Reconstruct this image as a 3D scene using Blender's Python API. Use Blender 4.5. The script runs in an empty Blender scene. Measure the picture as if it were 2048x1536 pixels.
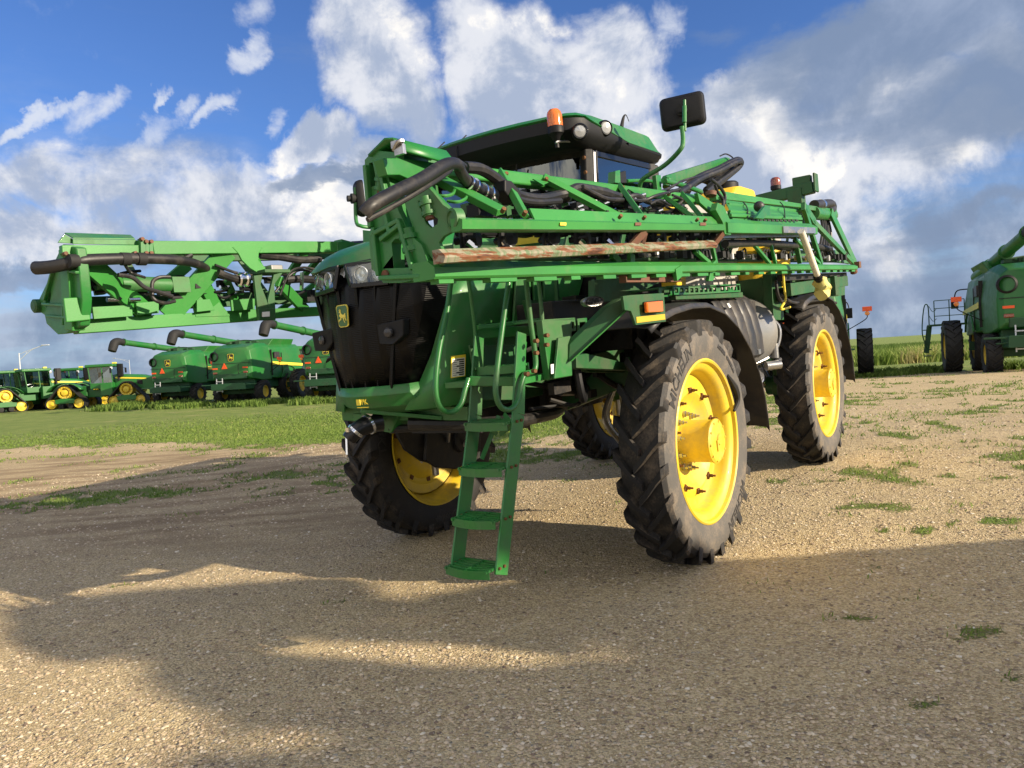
import bpy, bmesh, math, random
import numpy as np
from mathutils import Vector, Matrix
from mathutils.geometry import tessellate_polygon

random.seed(7)
RNG = np.random.default_rng(7)
scn = bpy.context.scene
COL = scn.collection
rad = math.radians

# ------------------------------------------------------------------ camera
FPX = 1483.0
CAM = Vector((0, 0, 1.75))
ROLL, PITCH = rad(3.4), rad(1.97)
_f = Vector((0, math.cos(PITCH), -math.sin(PITCH)))
_u = Vector((0, math.sin(PITCH), math.cos(PITCH)))
_r = Vector((1, 0, 0))
CR = _r * math.cos(ROLL) - _u * math.sin(ROLL)
CU = _u * math.cos(ROLL) + _r * math.sin(ROLL)
cam_data = bpy.data.cameras.new('camera')
cam = bpy.data.objects.new('camera', cam_data)
COL.objects.link(cam)
cam.matrix_world = Matrix(((CR.x, CU.x, -_f.x, CAM.x), (CR.y, CU.y, -_f.y, CAM.y), (CR.z, CU.z, -_f.z, CAM.z), (0, 0, 0, 1)))
cam_data.sensor_width = 36
cam_data.lens = 36 * FPX / 2048
cam_data.clip_start = 0.05
cam_data.clip_end = 6000
scn.camera = cam

# ------------------------------------------------------------------ light
SUN_EL = rad(20.5)
SUN_AZ = math.atan2(0.912, -0.41)
TO_SUN = Vector((math.cos(SUN_EL) * math.sin(SUN_AZ), math.cos(SUN_EL) * math.cos(SUN_AZ), math.sin(SUN_EL)))
sd = bpy.data.lights.new('sun', 'SUN')
sd.energy = 5.0
sd.angle = rad(0.55)
sd.color = (1.0, 0.85, 0.64)
sun = bpy.data.objects.new('sun', sd)
COL.objects.link(sun)
sun.rotation_euler = (-TO_SUN).to_track_quat('-Z', 'Y').to_euler()
sun.location = TO_SUN * 60
vs = scn.view_settings
vs.view_transform = 'Standard'
vs.look = 'None'
vs.exposure = 0.72
vs.gamma = 1.0
scn.cycles.use_denoising = True
scn.cycles.max_bounces = 6
scn.cycles.transparent_max_bounces = 12

# ------------------------------------------------------------------ node helper
class NT:
    def __init__(s, tree):
        s.t = tree; s.n = tree.nodes; s.l = tree.links
    def new(s, typ, **kw):
        n = s.n.new(typ)
        for k, v in kw.items():
            setattr(n, k, v)
        return n
    def put(s, sock, v):
        if isinstance(v, bpy.types.NodeSocket):
            s.l.new(v, sock)
        else:
            if isinstance(v, (tuple, list)) and len(v) == 3 and sock.type == 'RGBA':
                v = (*v, 1)
            sock.default_value = v
    def math(s, op, a, b=0.0, c=0.0, clamp=False):
        n = s.new('ShaderNodeMath', operation=op); n.use_clamp = clamp
        s.put(n.inputs[0], a); s.put(n.inputs[1], b)
        if op in ('MULTIPLY_ADD', 'SMOOTH_MIN', 'SMOOTH_MAX'): s.put(n.inputs[2], c)
        return n.outputs[0]
    def vmath(s, op, a, b=(0, 0, 0), sc=None):
        n = s.new('ShaderNodeVectorMath', operation=op)
        s.put(n.inputs[0], a)
        if op != 'SCALE': s.put(n.inputs[1], b)
        if sc is not None: s.put(n.inputs['Scale'], sc)
        return n.outputs['Value'] if op in ('DOT_PRODUCT', 'LENGTH', 'DISTANCE') else n.outputs['Vector']
    def noise(s, vec, scale, detail=4, rough=0.55, dist=0.0, col=False):
        n = s.new('ShaderNodeTexNoise')
        if vec is not None: s.put(n.inputs['Vector'], vec)
        n.inputs['Scale'].default_value = scale; n.inputs['Detail'].default_value = detail
        n.inputs['Roughness'].default_value = rough; n.inputs['Distortion'].default_value = dist
        return n.outputs['Color'] if col else n.outputs['Fac']
    def voro(s, vec, scale, feature='F1', out='Distance', rnd=1.0):
        n = s.new('ShaderNodeTexVoronoi', feature=feature)
        if vec is not None: s.put(n.inputs['Vector'], vec)
        n.inputs['Scale'].default_value = scale
        n.inputs['Randomness'].default_value = rnd
        return n.outputs[out]
    def mix(s, fac, a, b, blend='MIX'):
        n = s.new('ShaderNodeMix', data_type='RGBA', blend_type=blend)
        n.clamp_factor = True
        s.put(n.inputs[0], fac); s.put(n.inputs[6], a); s.put(n.inputs[7], b)
        return n.outputs[2]
    def step(s, v, lo, hi, a=0.0, b=1.0, kind='SMOOTHSTEP'):
        n = s.new('ShaderNodeMapRange', interpolation_type=kind)
        s.put(n.inputs[0], v); s.put(n.inputs[1], lo); s.put(n.inputs[2], hi); s.put(n.inputs[3], a); s.put(n.inputs[4], b)
        return n.outputs[0]

def mat(name, color, rough=0.5, metal=0.0, coat=0.0, spec=None):
    m = bpy.data.materials.new(name); m.use_nodes = True
    b = m.node_tree.nodes['Principled BSDF']
    b.inputs['Base Color'].default_value = (*color, 1)
    b.inputs['Roughness'].default_value = rough
    b.inputs['Metallic'].default_value = metal
    b.inputs['Coat Weight'].default_value = coat
    if spec is not None: b.inputs['Specular IOR Level'].default_value = spec
    return m

def dirty(name, color, dirt, rough=0.4, metal=0.0, coat=0.0, scale=6.0, lo=0.5, hi=0.75, amt=0.5, bump=0.0, bscale=60, rv=0.15):
    """paint with worn / dusty patches in the object's own space"""
    m = mat(name, color, rough, metal, coat)
    t = NT(m.node_tree); b = t.n['Principled BSDF']
    co = t.new('ShaderNodeTexCoord').outputs['Object']
    n1 = t.noise(co, scale, 6, 0.62)
    n2 = t.noise(co, scale * 7, 3, 0.6)
    f = t.step(t.math('MULTIPLY_ADD', n2, 0.25, t.math('MULTIPLY', n1, 0.85)), lo, hi, 0, amt)
    # slight tone change over the panels
    n3 = t.noise(co, scale * 0.35, 2, 0.5)
    base = t.mix(t.step(n3, 0.3, 0.7), tuple(c * 0.86 for c in color), tuple(min(1, c * 1.12) for c in color))
    t.put(b.inputs['Base Color'], t.mix(f, base, dirt))
    t.put(b.inputs['Roughness'], t.math('MULTIPLY_ADD', f, rv + 0.25, t.math('MULTIPLY_ADD', n2, rv, rough - rv * 0.5)))
    if bump:
        bn = t.new('ShaderNodeBump'); bn.inputs['Strength'].default_value = bump; bn.inputs['Distance'].default_value = 0.01
        t.put(bn.inputs['Height'], t.noise(co, bscale, 4, 0.6)); t.l.new(bn.outputs[0], b.inputs['Normal'])
    return m

M = {}
GRN = (0.016, 0.160, 0.026)
DUST = (0.26, 0.215, 0.155)
M['green'] = dirty('green paint', GRN, (0.085, 0.125, 0.065), 0.40, 0, 0.1, 2.2, 0.44, 0.74, 0.6)
M['green_worn'] = dirty('green boom paint', (0.034, 0.205, 0.034), (0.12, 0.19, 0.07), 0.44, 0, 0.0, 5.0, 0.58, 0.78, 0.35, 0.05, 90)
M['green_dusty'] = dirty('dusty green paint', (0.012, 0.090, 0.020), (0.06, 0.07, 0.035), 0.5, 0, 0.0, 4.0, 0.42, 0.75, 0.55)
M['green_far'] = dirty('green machine paint', (0.012, 0.135, 0.020), (0.06, 0.12, 0.045), 0.42, 0, 0.05, 0.9, 0.45, 0.75, 0.5)
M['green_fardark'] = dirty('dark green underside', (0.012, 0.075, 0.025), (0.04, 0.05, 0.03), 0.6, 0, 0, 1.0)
M['black'] = dirty('black plastic', (0.0075, 0.0078, 0.009), (0.02, 0.0195, 0.019), 0.55, 0, 0.0, 4.0, 0.6, 0.9, 0.2)
M['black'].node_tree.nodes['Principled BSDF'].inputs['Specular IOR Level'].default_value = 0.28
M['dimlens'] = mat('dim lamp lens', (0.035, 0.035, 0.04), 0.25, 0.0)
M['mattblack'] = mat('matt black rubber', (0.010, 0.010, 0.010), 0.75)
M['gloss_black'] = dirty('glossy black panel', (0.0040, 0.0045, 0.006), (0.012, 0.012, 0.013), 0.30, 0, 0.0, 5, 0.6, 0.9, 0.2)
M['fender'] = dirty('grey black fender plastic', (0.020, 0.020, 0.022), (0.10, 0.075, 0.05), 0.45, 0, 0, 3.0, 0.45, 0.8, 0.45, 0.1, 120)
M['hose'] = dirty('black hose rubber', (0.011, 0.0105, 0.0105), (0.08, 0.068, 0.055), 0.48, 0, 0, 9.0, 0.5, 0.8, 0.5)
M['yellow'] = dirty('yellow wheel paint', (0.68, 0.49, 0.024), (0.36, 0.27, 0.11), 0.45, 0, 0.1, 3.0, 0.47, 0.76, 0.6)
M['yellow_plastic'] = mat('yellow tank plastic', (0.80, 0.52, 0.03), 0.45)
M['steel'] = dirty('worn steel', (0.42, 0.42, 0.42), (0.22, 0.19, 0.15), 0.32, 0.9, 0, 8.0)
M['chrome'] = mat('bright metal', (0.75, 0.76, 0.78), 0.14, 1.0)
M['stainless'] = dirty('stainless tank', (0.25, 0.25, 0.245), (0.17, 0.15, 0.12), 0.40, 0.5, 0, 3.5)
M['tank'] = dirty('grey plastic tank', (0.42, 0.41, 0.38), (0.30, 0.26, 0.20), 0.55, 0, 0, 2.0)
M['rustbolt'] = dirty('rusty bolts', (0.16, 0.07, 0.025), (0.06, 0.04, 0.02), 0.7, 0.3, 0, 40)
M['rustpin'] = dirty('rusty pin', (0.14, 0.055, 0.03), (0.08, 0.10, 0.05), 0.7, 0, 0, 30)
M['white'] = mat('white label', (0.75, 0.75, 0.72), 0.5)
M['decal_black'] = mat('black print', (0.012, 0.012, 0.012), 0.5)
M['decal_yellow'] = mat('yellow print', (0.78, 0.62, 0.05), 0.45)
M['logo_green'] = mat('badge green', (0.02, 0.11, 0.025), 0.3, 0, 0.4)
M['logo_yellow'] = mat('badge yellow', (0.75, 0.63, 0.10), 0.35)
M['reflect'] = mat('amber reflector strip', (0.55, 0.38, 0.02), 0.35)
M['cloth'] = dirty('yellow cloth bag', (0.62, 0.55, 0.18), (0.45, 0.40, 0.2), 0.9, 0, 0, 12)
M['pvc'] = dirty('white pipe', (0.72, 0.69, 0.58), (0.5, 0.42, 0.3), 0.5, 0, 0, 7)
M['red'] = mat('red marker', (0.75, 0.03, 0.012), 0.35)
M['orange'] = mat('orange sign', (0.85, 0.10, 0.015), 0.4)
M['galv'] = mat('galvanised pole', (0.55, 0.57, 0.60), 0.5, 0.3)
M['seat'] = mat('dark upholstery', (0.02, 0.02, 0.02), 0.8)
M['radiator'] = dirty('engine parts', (0.012, 0.012, 0.012), (0.10, 0.08, 0.06), 0.6, 0.2, 0, 9, 0.5, 0.8, 0.5)

def lens_mat(name, color, emit=0.0):
    m = mat(name, color, 0.12, 0, 0.6)
    b = m.node_tree.nodes['Principled BSDF']
    b.inputs['Transmission Weight'].default_value = 0.35
    b.inputs['Subsurface Weight'].default_value = 0.0
    return m
M['amber'] = lens_mat('amber lens', (0.95, 0.22, 0.012))
M['redlens'] = lens_mat('dark red lens', (0.32, 0.075, 0.030))
M['clear'] = mat('clear lamp lens', (0.75, 0.77, 0.78), 0.08, 0.35, 1.0)
M['bowl'] = mat('chromed lamp bowl', (0.62, 0.63, 0.65), 0.35, 0.45)
M['worklens'] = mat('work lamp lens', (0.42, 0.43, 0.44), 0.12, 0.2, 0.8)
M['lamp_glass'] = mat('lamp reflector', (0.80, 0.82, 0.84), 0.12, 0.9, 1.0)

def glass_mat(name, tint, gfac):
    m = bpy.data.materials.new(name); m.use_nodes = True
    t = NT(m.node_tree); out = t.n['Material Output']; t.n.remove(t.n['Principled BSDF'])
    tr = t.new('ShaderNodeBsdfTransparent'); tr.inputs[0].default_value = (*tint, 1)
    gl = t.new('ShaderNodeBsdfGlossy'); gl.inputs['Roughness'].default_value = 0.015
    gl.inputs['Color'].default_value = (0.85, 0.92, 0.95, 1)
    fr = t.new('ShaderNodeFresnel'); fr.inputs['IOR'].default_value = 1.5
    ms = t.new('ShaderNodeMixShader')
    t.put(ms.inputs[0], t.math('MULTIPLY_ADD', fr.outputs[0], 1.3, gfac, clamp=True))
    t.l.new(tr.outputs[0], ms.inputs[1]); t.l.new(gl.outputs[0], ms.inputs[2]); t.l.new(ms.outputs[0], out.inputs[0])
    return m
M['glass'] = glass_mat('cab glass', (0.30, 0.38, 0.36), 0.10)
M['lampcover'] = glass_mat('headlamp cover', (0.85, 0.88, 0.88), 0.06)

# rubber: dark tread, dusty sidewalls
def rubber(name, dark, dust, lo, hi, amt, bands=True):
    m = mat(name, dark, 0.7)
    t = NT(m.node_tree); b = t.n['Principled BSDF']
    co = t.new('ShaderNodeTexCoord').outputs['Object']
    n = t.noise(co, 4.0, 7, 0.68); n2 = t.noise(co, 55.0, 3, 0.6)
    f = t.step(t.math('MULTIPLY_ADD', n2, 0.28, t.math('MULTIPLY', n, 0.8)), lo, hi, 0, amt)
    t.put(b.inputs['Base Color'], t.mix(f, dark, dust))
    bn = t.new('ShaderNodeBump'); bn.inputs['Strength'].default_value = 0.35; bn.inputs['Distance'].default_value = 0.004
    t.put(bn.inputs['Height'], n2); t.l.new(bn.outputs[0], b.inputs['Normal'])
    return m
M['tread'] = rubber('tread rubber', (0.0085, 0.0085, 0.010), (0.09, 0.072, 0.052), 0.60, 0.86, 0.35)
M['treadside'] = rubber('dusty lug flank', (0.013, 0.012, 0.0115), (0.15, 0.115, 0.08), 0.50, 0.76, 0.7)
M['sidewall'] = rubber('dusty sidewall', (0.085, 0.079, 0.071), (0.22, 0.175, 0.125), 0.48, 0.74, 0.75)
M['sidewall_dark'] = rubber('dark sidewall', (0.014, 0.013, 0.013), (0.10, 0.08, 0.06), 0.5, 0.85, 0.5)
M['tyre_print'] = mat('raised tyre lettering', (0.028, 0.026, 0.025), 0.6)
M['tread_far'] = rubber('tractor tyre rubber', (0.012, 0.012, 0.013), (0.05, 0.045, 0.04), 0.5, 0.85, 0.5)

# rust-worn boom rail
def worn_rail():
    m = mat('rust worn rail paint', (0.3, 0.3, 0.2), 0.6)
    t = NT(m.node_tree); b = t.n['Principled BSDF']
    co = t.new('ShaderNodeTexCoord').outputs['Object']
    st = t.new('ShaderNodeMapping'); st.inputs['Scale'].default_value = (4.5, 1.1, 9); t.l.new(co, st.inputs[0])
    vert = t.new('ShaderNodeMapping'); vert.inputs['Scale'].default_value = (4, 14, 1.2); t.l.new(co, vert.inputs[0])
    a = t.noise(vert.outputs[0], 2.2, 4, 0.6)
    c = t.mix(t.step(a, 0.42, 0.62), (0.27, 0.245, 0.175), (0.11, 0.17, 0.08))
    r = t.noise(st.outputs[0], 2.6, 8, 0.68)
    c = t.mix(t.step(r, 0.50, 0.535), c, (0.19, 0.075, 0.030))
    c = t.mix(t.step(r, 0.555, 0.61), c, (0.07, 0.028, 0.015))
    t.put(b.inputs['Base Color'], c)
    bn = t.new('ShaderNodeBump'); bn.inputs['Strength'].default_value = 0.5; bn.inputs['Distance'].default_value = 0.003
    t.put(bn.inputs['Height'], r); t.l.new(bn.outputs[0], b.inputs['Normal'])
    return m
M['worn_rail'] = worn_rail()

def grille_mat():
    m = mat('black grille mesh', (0.004, 0.004, 0.005), 0.35, spec=0.18)
    t = NT(m.node_tree); b = t.n['Principled BSDF']; co = t.new('ShaderNodeTexCoord').outputs['Object']
    w = t.new('ShaderNodeTexWave', wave_type='BANDS', bands_direction='Z'); w.inputs['Scale'].default_value = 26; t.l.new(co, w.inputs[0])
    w2 = t.new('ShaderNodeTexWave', wave_type='BANDS', bands_direction='X'); w2.inputs['Scale'].default_value = 2.6; t.l.new(co, w2.inputs[0])
    n = t.noise(co, 6, 4, .6)
    f = t.math('MULTIPLY', w.outputs['Fac'], t.step(w2.outputs['Fac'], .25, .45))
    t.put(b.inputs['Base Color'], t.mix(f, (0.0025, 0.0025, 0.003), t.mix(t.step(n, .45, .7), (0.0045, 0.0045, 0.005), (0.010, 0.0095, 0.009))))
    t.put(b.inputs['Roughness'], t.math('MULTIPLY_ADD', f, .15, .28))
    bn = t.new('ShaderNodeBump'); bn.inputs['Strength'].default_value = 0.35; bn.inputs['Distance'].default_value = 0.003
    t.put(bn.inputs['Height'], t.math('ADD', f, t.math('MULTIPLY', t.step(w2.outputs['Fac'], .2, .5), -1.2))); t.l.new(bn.outputs[0], b.inputs['Normal'])
    return m
M['grille'] = grille_mat()

# ------------------------------------------------------------------ mesh builder
class MB:
    def __init__(s):
        s.v = []; s.f = []; s.m = []; s.mat = 0
    def _add(s, vs, fs):
        o = len(s.v); s.v.extend([tuple(v) for v in vs]); s.f.extend([tuple(i + o for i in f) for f in fs]); s.m.extend([s.mat] * len(fs)); return s
    def use(s, i): s.mat = i; return s
    def hexa(s, p):   # 8 points: bottom 4 then top 4
        return s._add(p, [(3, 2, 1, 0), (4, 5, 6, 7), (0, 1, 5, 4), (1, 2, 6, 5), (2, 3, 7, 6), (3, 0, 4, 7)])
    def box(s, c, d, rot=None):
        c = Vector(c); x, y, z = (i / 2 for i in d)
        p = [Vector(q) for q in ((-x, -y, -z), (x, -y, -z), (x, y, -z), (-x, y, -z), (-x, -y, z), (x, -y, z), (x, y, z), (-x, y, z))]
        if rot is not None: p = [rot @ q for q in p]
        return s.hexa([c + q for q in p])
    def bb(s, a, b):   # corner to corner
        return s.box([(i + j) / 2 for i, j in zip(a, b)], [abs(i - j) for i, j in zip(a, b)])
    def bar(s, a, b, w, h, up=(0, 0, 1), w2=None, h2=None):
        a = Vector(a); b = Vector(b); d = (b - a).normalized(); up = Vector(up)
        sx = d.cross(up)
        if sx.length < 1e-4: sx = d.cross(Vector((1, 0, 0)))
        sx.normalize(); sz = sx.cross(d).normalized()
        w2 = w if w2 is None else w2; h2 = h if h2 is None else h2
        p = []
        for q, ww, hh in ((a, w, h), (b, w2, h2)):
            p += [q - sx * ww / 2 - sz * hh / 2, q + sx * ww / 2 - sz * hh / 2, q + sx * ww / 2 + sz * hh / 2, q - sx * ww / 2 + sz * hh / 2]
        return s._add(p, [(3, 2, 1, 0), (4, 5, 6, 7), (0, 1, 5, 4), (1, 2, 6, 5), (2, 3, 7, 6), (3, 0, 4, 7)])
    def sweep(s, sec, a, b, xd, zd):   # 2D section (along xd, zd) swept from a to b
        a = Vector(a); b = Vector(b); xd = Vector(xd); zd = Vector(zd); n = len(sec)
        p = [a + xd * u + zd * v for u, v in sec] + [b + xd * u + zd * v for u, v in sec]
        return s._add(p, [tuple(range(n))[::-1], tuple(range(n, 2 * n))] + [(i, (i + 1) % n, n + (i + 1) % n, n + i) for i in range(n)])
    def tube(s, pts, r, n=10, smooth=True, cap=True, sub=6):
        P = [Vector(p) for p in pts]
        if smooth and len(P) > 2:
            Q = []
            for i in range(len(P) - 1):
                p0 = P[max(i - 1, 0)]; p1 = P[i]; p2 = P[i + 1]; p3 = P[min(i + 2, len(P) - 1)]
                for k in range(sub):
                    t = k / sub
                    Q.append(0.5 * ((2 * p1) + (p2 - p0) * t + (2 * p0 - 5 * p1 + 4 * p2 - p3) * t * t + (3 * p1 - p0 - 3 * p2 + p3) * t ** 3))
            Q.append(P[-1]); P = Q
        rr = r if isinstance(r, (list, tuple)) else None
        vs = []; fs = []; prev = None
        for i, p in enumerate(P):
            d = (P[min(i + 1, len(P) - 1)] - P[max(i - 1, 0)]).normalized()
            if prev is None:
                ax = d.cross(Vector((0, 0, 1)));
                if ax.length < 0.05: ax = d.cross(Vector((0, 1, 0)))
            else:
                ax = prev - d * prev.dot(d)
            ax.normalize(); prev = ax; ay = d.cross(ax)
            if rr:
                t = i / (len(P) - 1) * (len(rr) - 1); k = min(int(t), len(rr) - 2); q = rr[k] + (rr[k + 1] - rr[k]) * (t - k)
            else: q = r
            for j in range(n):
                a = 2 * math.pi * j / n
                vs.append(p + ax * math.cos(a) * q + ay * math.sin(a) * q)
        for i in range(len(P) - 1):
            for j in range(n):
                fs.append((i * n + j, i * n + (j + 1) % n, (i + 1) * n + (j + 1) % n, (i + 1) * n + j))
        if cap: fs += [tuple(range(n))[::-1], tuple(range((len(P) - 1) * n, len(P) * n))]
        return s._add(vs, fs)
    def cyl(s, a, b, r, r2=None, n=20):
        return s.tube([a, b], [r, r if r2 is None else r2], n, smooth=False)
    def lathe(s, prof, org, axis, n=48, a0=0, a1=2 * math.pi, mats=None):
        """prof: (radius, height along axis)"""
        org = Vector(org); ax = Vector(axis).normalized()
        e1 = ax.cross(Vector((0, 0, 1)))
        if e1.length < 0.05: e1 = Vector((1, 0, 0))
        e1.normalize(); e2 = ax.cross(e1)
        full = abs(a1 - a0 - 2 * math.pi) < 1e-5; k = n if full else n + 1; m = len(prof)
        vs = [org + ax * h + (e1 * math.cos(a0 + (a1 - a0) * j / n) + e2 * math.sin(a0 + (a1 - a0) * j / n)) * r for j in range(k) for r, h in prof]
        o = len(s.v); s.v.extend([tuple(v) for v in vs])
        for j in range(n):
            j2 = (j + 1) % k
            for i in range(m - 1):
                s.f.append((o + j * m + i, o + j * m + i + 1, o + j2 * m + i + 1, o + j2 * m + i))
                s.m.append(mats[i] if mats else s.mat)
        return s
    def plate(s, outer, thick, holes=()):   # planar 3D outline(s) + thickness vector
        th = Vector(thick); loops = [[Vector(p) for p in outer]] + [[Vector(p) for p in h] for h in holes]
        flat = [p for l in loops for p in l]; tris = tessellate_polygon(loops); n = len(flat)
        fs = [tuple(t) for t in tris] + [tuple(i + n for i in reversed(t)) for t in tris]
        o = 0
        for l in loops:
            k = len(l)
            for i in range(k): fs.append((o + i, o + (i + 1) % k, n + o + (i + 1) % k, n + o + i))
            o += k
        return s._add(flat + [p + th for p in flat], fs)
    def loft(s, rings, closed=True, cap=True):
        n = len(rings[0]); vs = [p for r in rings for p in r]; fs = []
        for i in range(len(rings) - 1):
            for j in range(n if closed else n - 1):
                fs.append((i * n + j, i * n + (j + 1) % n, (i + 1) * n + (j + 1) % n, (i + 1) * n + j))
        if cap: fs += [tuple(range(n))[::-1], tuple(range((len(rings) - 1) * n, len(rings) * n))]
        return s._add(vs, fs)
    def sphere(s, c, r, n=16, m=9, half=False):
        sc = r if isinstance(r, (tuple, list)) else (r, r, r); rings = []
        for i in range(m + 1):
            t = (math.pi / 2 if half else math.pi) * i / m
            q = max(math.sin(t), 1e-3)
            rings.append([(c[0] + sc[0] * q * math.cos(2 * math.pi * j / n), c[1] + sc[1] * q * math.sin(2 * math.pi * j / n), c[2] + sc[2] * math.cos(t)) for j in range(n)])
        return s.loft(rings)
    def mesh(s, name, mats, sharp=32):
        me = bpy.data.meshes.new(name); me.from_pydata(s.v, [], s.f)
        for k in (mats if isinstance(mats, (list, tuple)) else [mats]): me.materials.append(M[k] if isinstance(k, str) else k)
        me.polygons.foreach_set('material_index', s.m)
        me.validate()
        b = bmesh.new(); b.from_mesh(me); bmesh.ops.recalc_face_normals(b, faces=b.faces); b.to_mesh(me); b.free()
        me.polygons.foreach_set('use_smooth', [True] * len(me.polygons))
        try: me.set_sharp_from_angle(angle=rad(sharp))
        except Exception: pass
        return me

def obj(name, mb, mats, parent=None, label=None, bevel=0, seg=2, sharp=32, solid=0):
    me = mb.mesh(name, mats, sharp) if isinstance(mb, MB) else mb
    o = bpy.data.objects.new(name, me); COL.objects.link(o)
    if parent is not None: o.parent = parent
    if label: o['label'] = label
    if solid:
        k = o.modifiers.new('solid', 'SOLIDIFY'); k.thickness = solid; k.offset = 0
    if bevel:
        k = o.modifiers.new('bevel', 'BEVEL'); k.width = bevel; k.segments = seg; k.limit_method = 'ANGLE'; k.angle_limit = rad(40); k.harden_normals = True
    return o

def thing(name, label, cat, loc=(0, 0, 0), rotz=0, group=None, mw=None):
    o = bpy.data.objects.new(name, None); COL.objects.link(o); o.empty_display_size = 0.3
    if mw is not None: o.matrix_world = mw
    else: o.location = loc; o.rotation_euler = (0, 0, rotz)
    o['label'] = label; o['category'] = cat
    if group: o['group'] = group
    return o
def tag(o, label, cat, group=None, kind=None):
    if label: o['label'] = label
    if cat: o['category'] = cat
    if group: o['group'] = group
    if kind: o['kind'] = kind
    return o
KIDS = {}
def kids(o): return [c for c in bpy.data.objects if c.parent == o]
def copy_tree(o, parent=None, label=None):
    c = o.copy(); COL.objects.link(c); c.parent = parent
    if label: c['label'] = label
    for k in kids(o): copy_tree(k, c)
    return c

_fontcache = {}
def text_mesh(txt, size, depth=0.0, bold=0.0, spacing=1.0):
    key = (txt, size, depth, bold, spacing)
    cu = bpy.data.curves.new('t', 'FONT'); cu.body = txt; cu.size = size; cu.extrude = depth; cu.align_x = 'CENTER'; cu.align_y = 'CENTER'; cu.offset = bold
    cu.space_character = spacing; cu.resolution_u = 3
    o = bpy.data.objects.new('t', cu); COL.objects.link(o)
    dg = bpy.context.evaluated_depsgraph_get(); me = bpy.data.meshes.new_from_object(o.evaluated_get(dg))
    bpy.data.objects.remove(o); bpy.data.curves.remove(cu)
    return me
def text_obj(name, txt, size, m, parent, org, right, up, depth=0.001, bold=0.0, warp=None):
    me = text_mesh(txt, size, depth, bold); me.materials.clear(); me.materials.append(M[m]); me.name = name
    r = Vector(right).normalized(); u = Vector(up).normalized(); n = r.cross(u); org = Vector(org)
    for v in me.vertices:
        v.co = warp(v.co) if warp else org + r * v.co.x + u * v.co.y + n * v.co.z
    return obj(name, me, None, parent)

# unit deer badge outline (leaping deer), x right, y up, within -1..1
DEER = [(-0.95,-0.62),(-0.80,-0.40),(-0.52,-0.42),(-0.40,-0.18),(-0.62,-0.02),(-0.66,0.14),(-0.52,0.22),(-0.36,0.36),(-0.46,0.48),(-0.62,0.46),
        (-0.66,0.54),(-0.50,0.64),(-0.62,0.84),(-0.56,0.86),(-0.44,0.70),(-0.44,0.98),(-0.36,0.98),(-0.34,0.70),(-0.18,0.90),(-0.12,0.86),(-0.26,0.62),(-0.20,0.46),
        (-0.04,0.24),(0.30,0.14),(0.62,0.22),(0.74,0.34),(0.84,0.34),(0.78,0.16),(0.86,-0.06),(0.78,-0.30),(0.95,-0.62),(0.86,-0.74),
        (0.60,-0.36),(0.52,-0.22),(0.30,-0.18),(0.46,-0.40),(0.40,-0.60),(0.60,-0.92),(0.48,-0.95),(0.24,-0.56),(0.20,-0.34),(0.0,-0.20),
        (-0.22,-0.26),(-0.30,-0.50),(-0.68,-0.58),(-0.90,-0.78)]
def badge(parent, org, right, up, w, h, mats=('logo_yellow', 'logo_green', 'logo_yellow'), name='badge'):
    """rounded shield badge with a leaping deer"""
    r = Vector(right).normalized(); u = Vector(up).normalized(); n = r.cross(u); org = Vector(org)
    def shield(k):
        pts = []
        for cx, cy, a0 in ((0.5, 0.5, 0), (-0.5, 0.5, 90), (-0.42, -0.5, 180), (0.42, -0.5, 270)):
            for i in range(6):
                a = rad(a0 + 90 * i / 5)
                x = cx * w - math.copysign(0.18 * w, cx) + math.cos(a) * 0.18 * w; y = cy * h - math.copysign(0.16 * h, cy) + math.sin(a) * 0.16 * h
                pts.append((x * k, y * (1 - (1 - k) * w / h)))
        return pts
    b = MB().use(0).plate([org + r * x + u * y for x, y in shield(1.0)], n * 0.008)
    b.use(1).plate([org + r * x + u * y + n * 0.0085 for x, y in shield(0.9)], n * 0.002)
    b.use(2).plate([org + r * x * w * 0.36 + u * y * h * 0.33 + n * 0.011 for x, y in DEER], n * 0.002)
    return obj(name, b, list(mats), parent)
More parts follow.
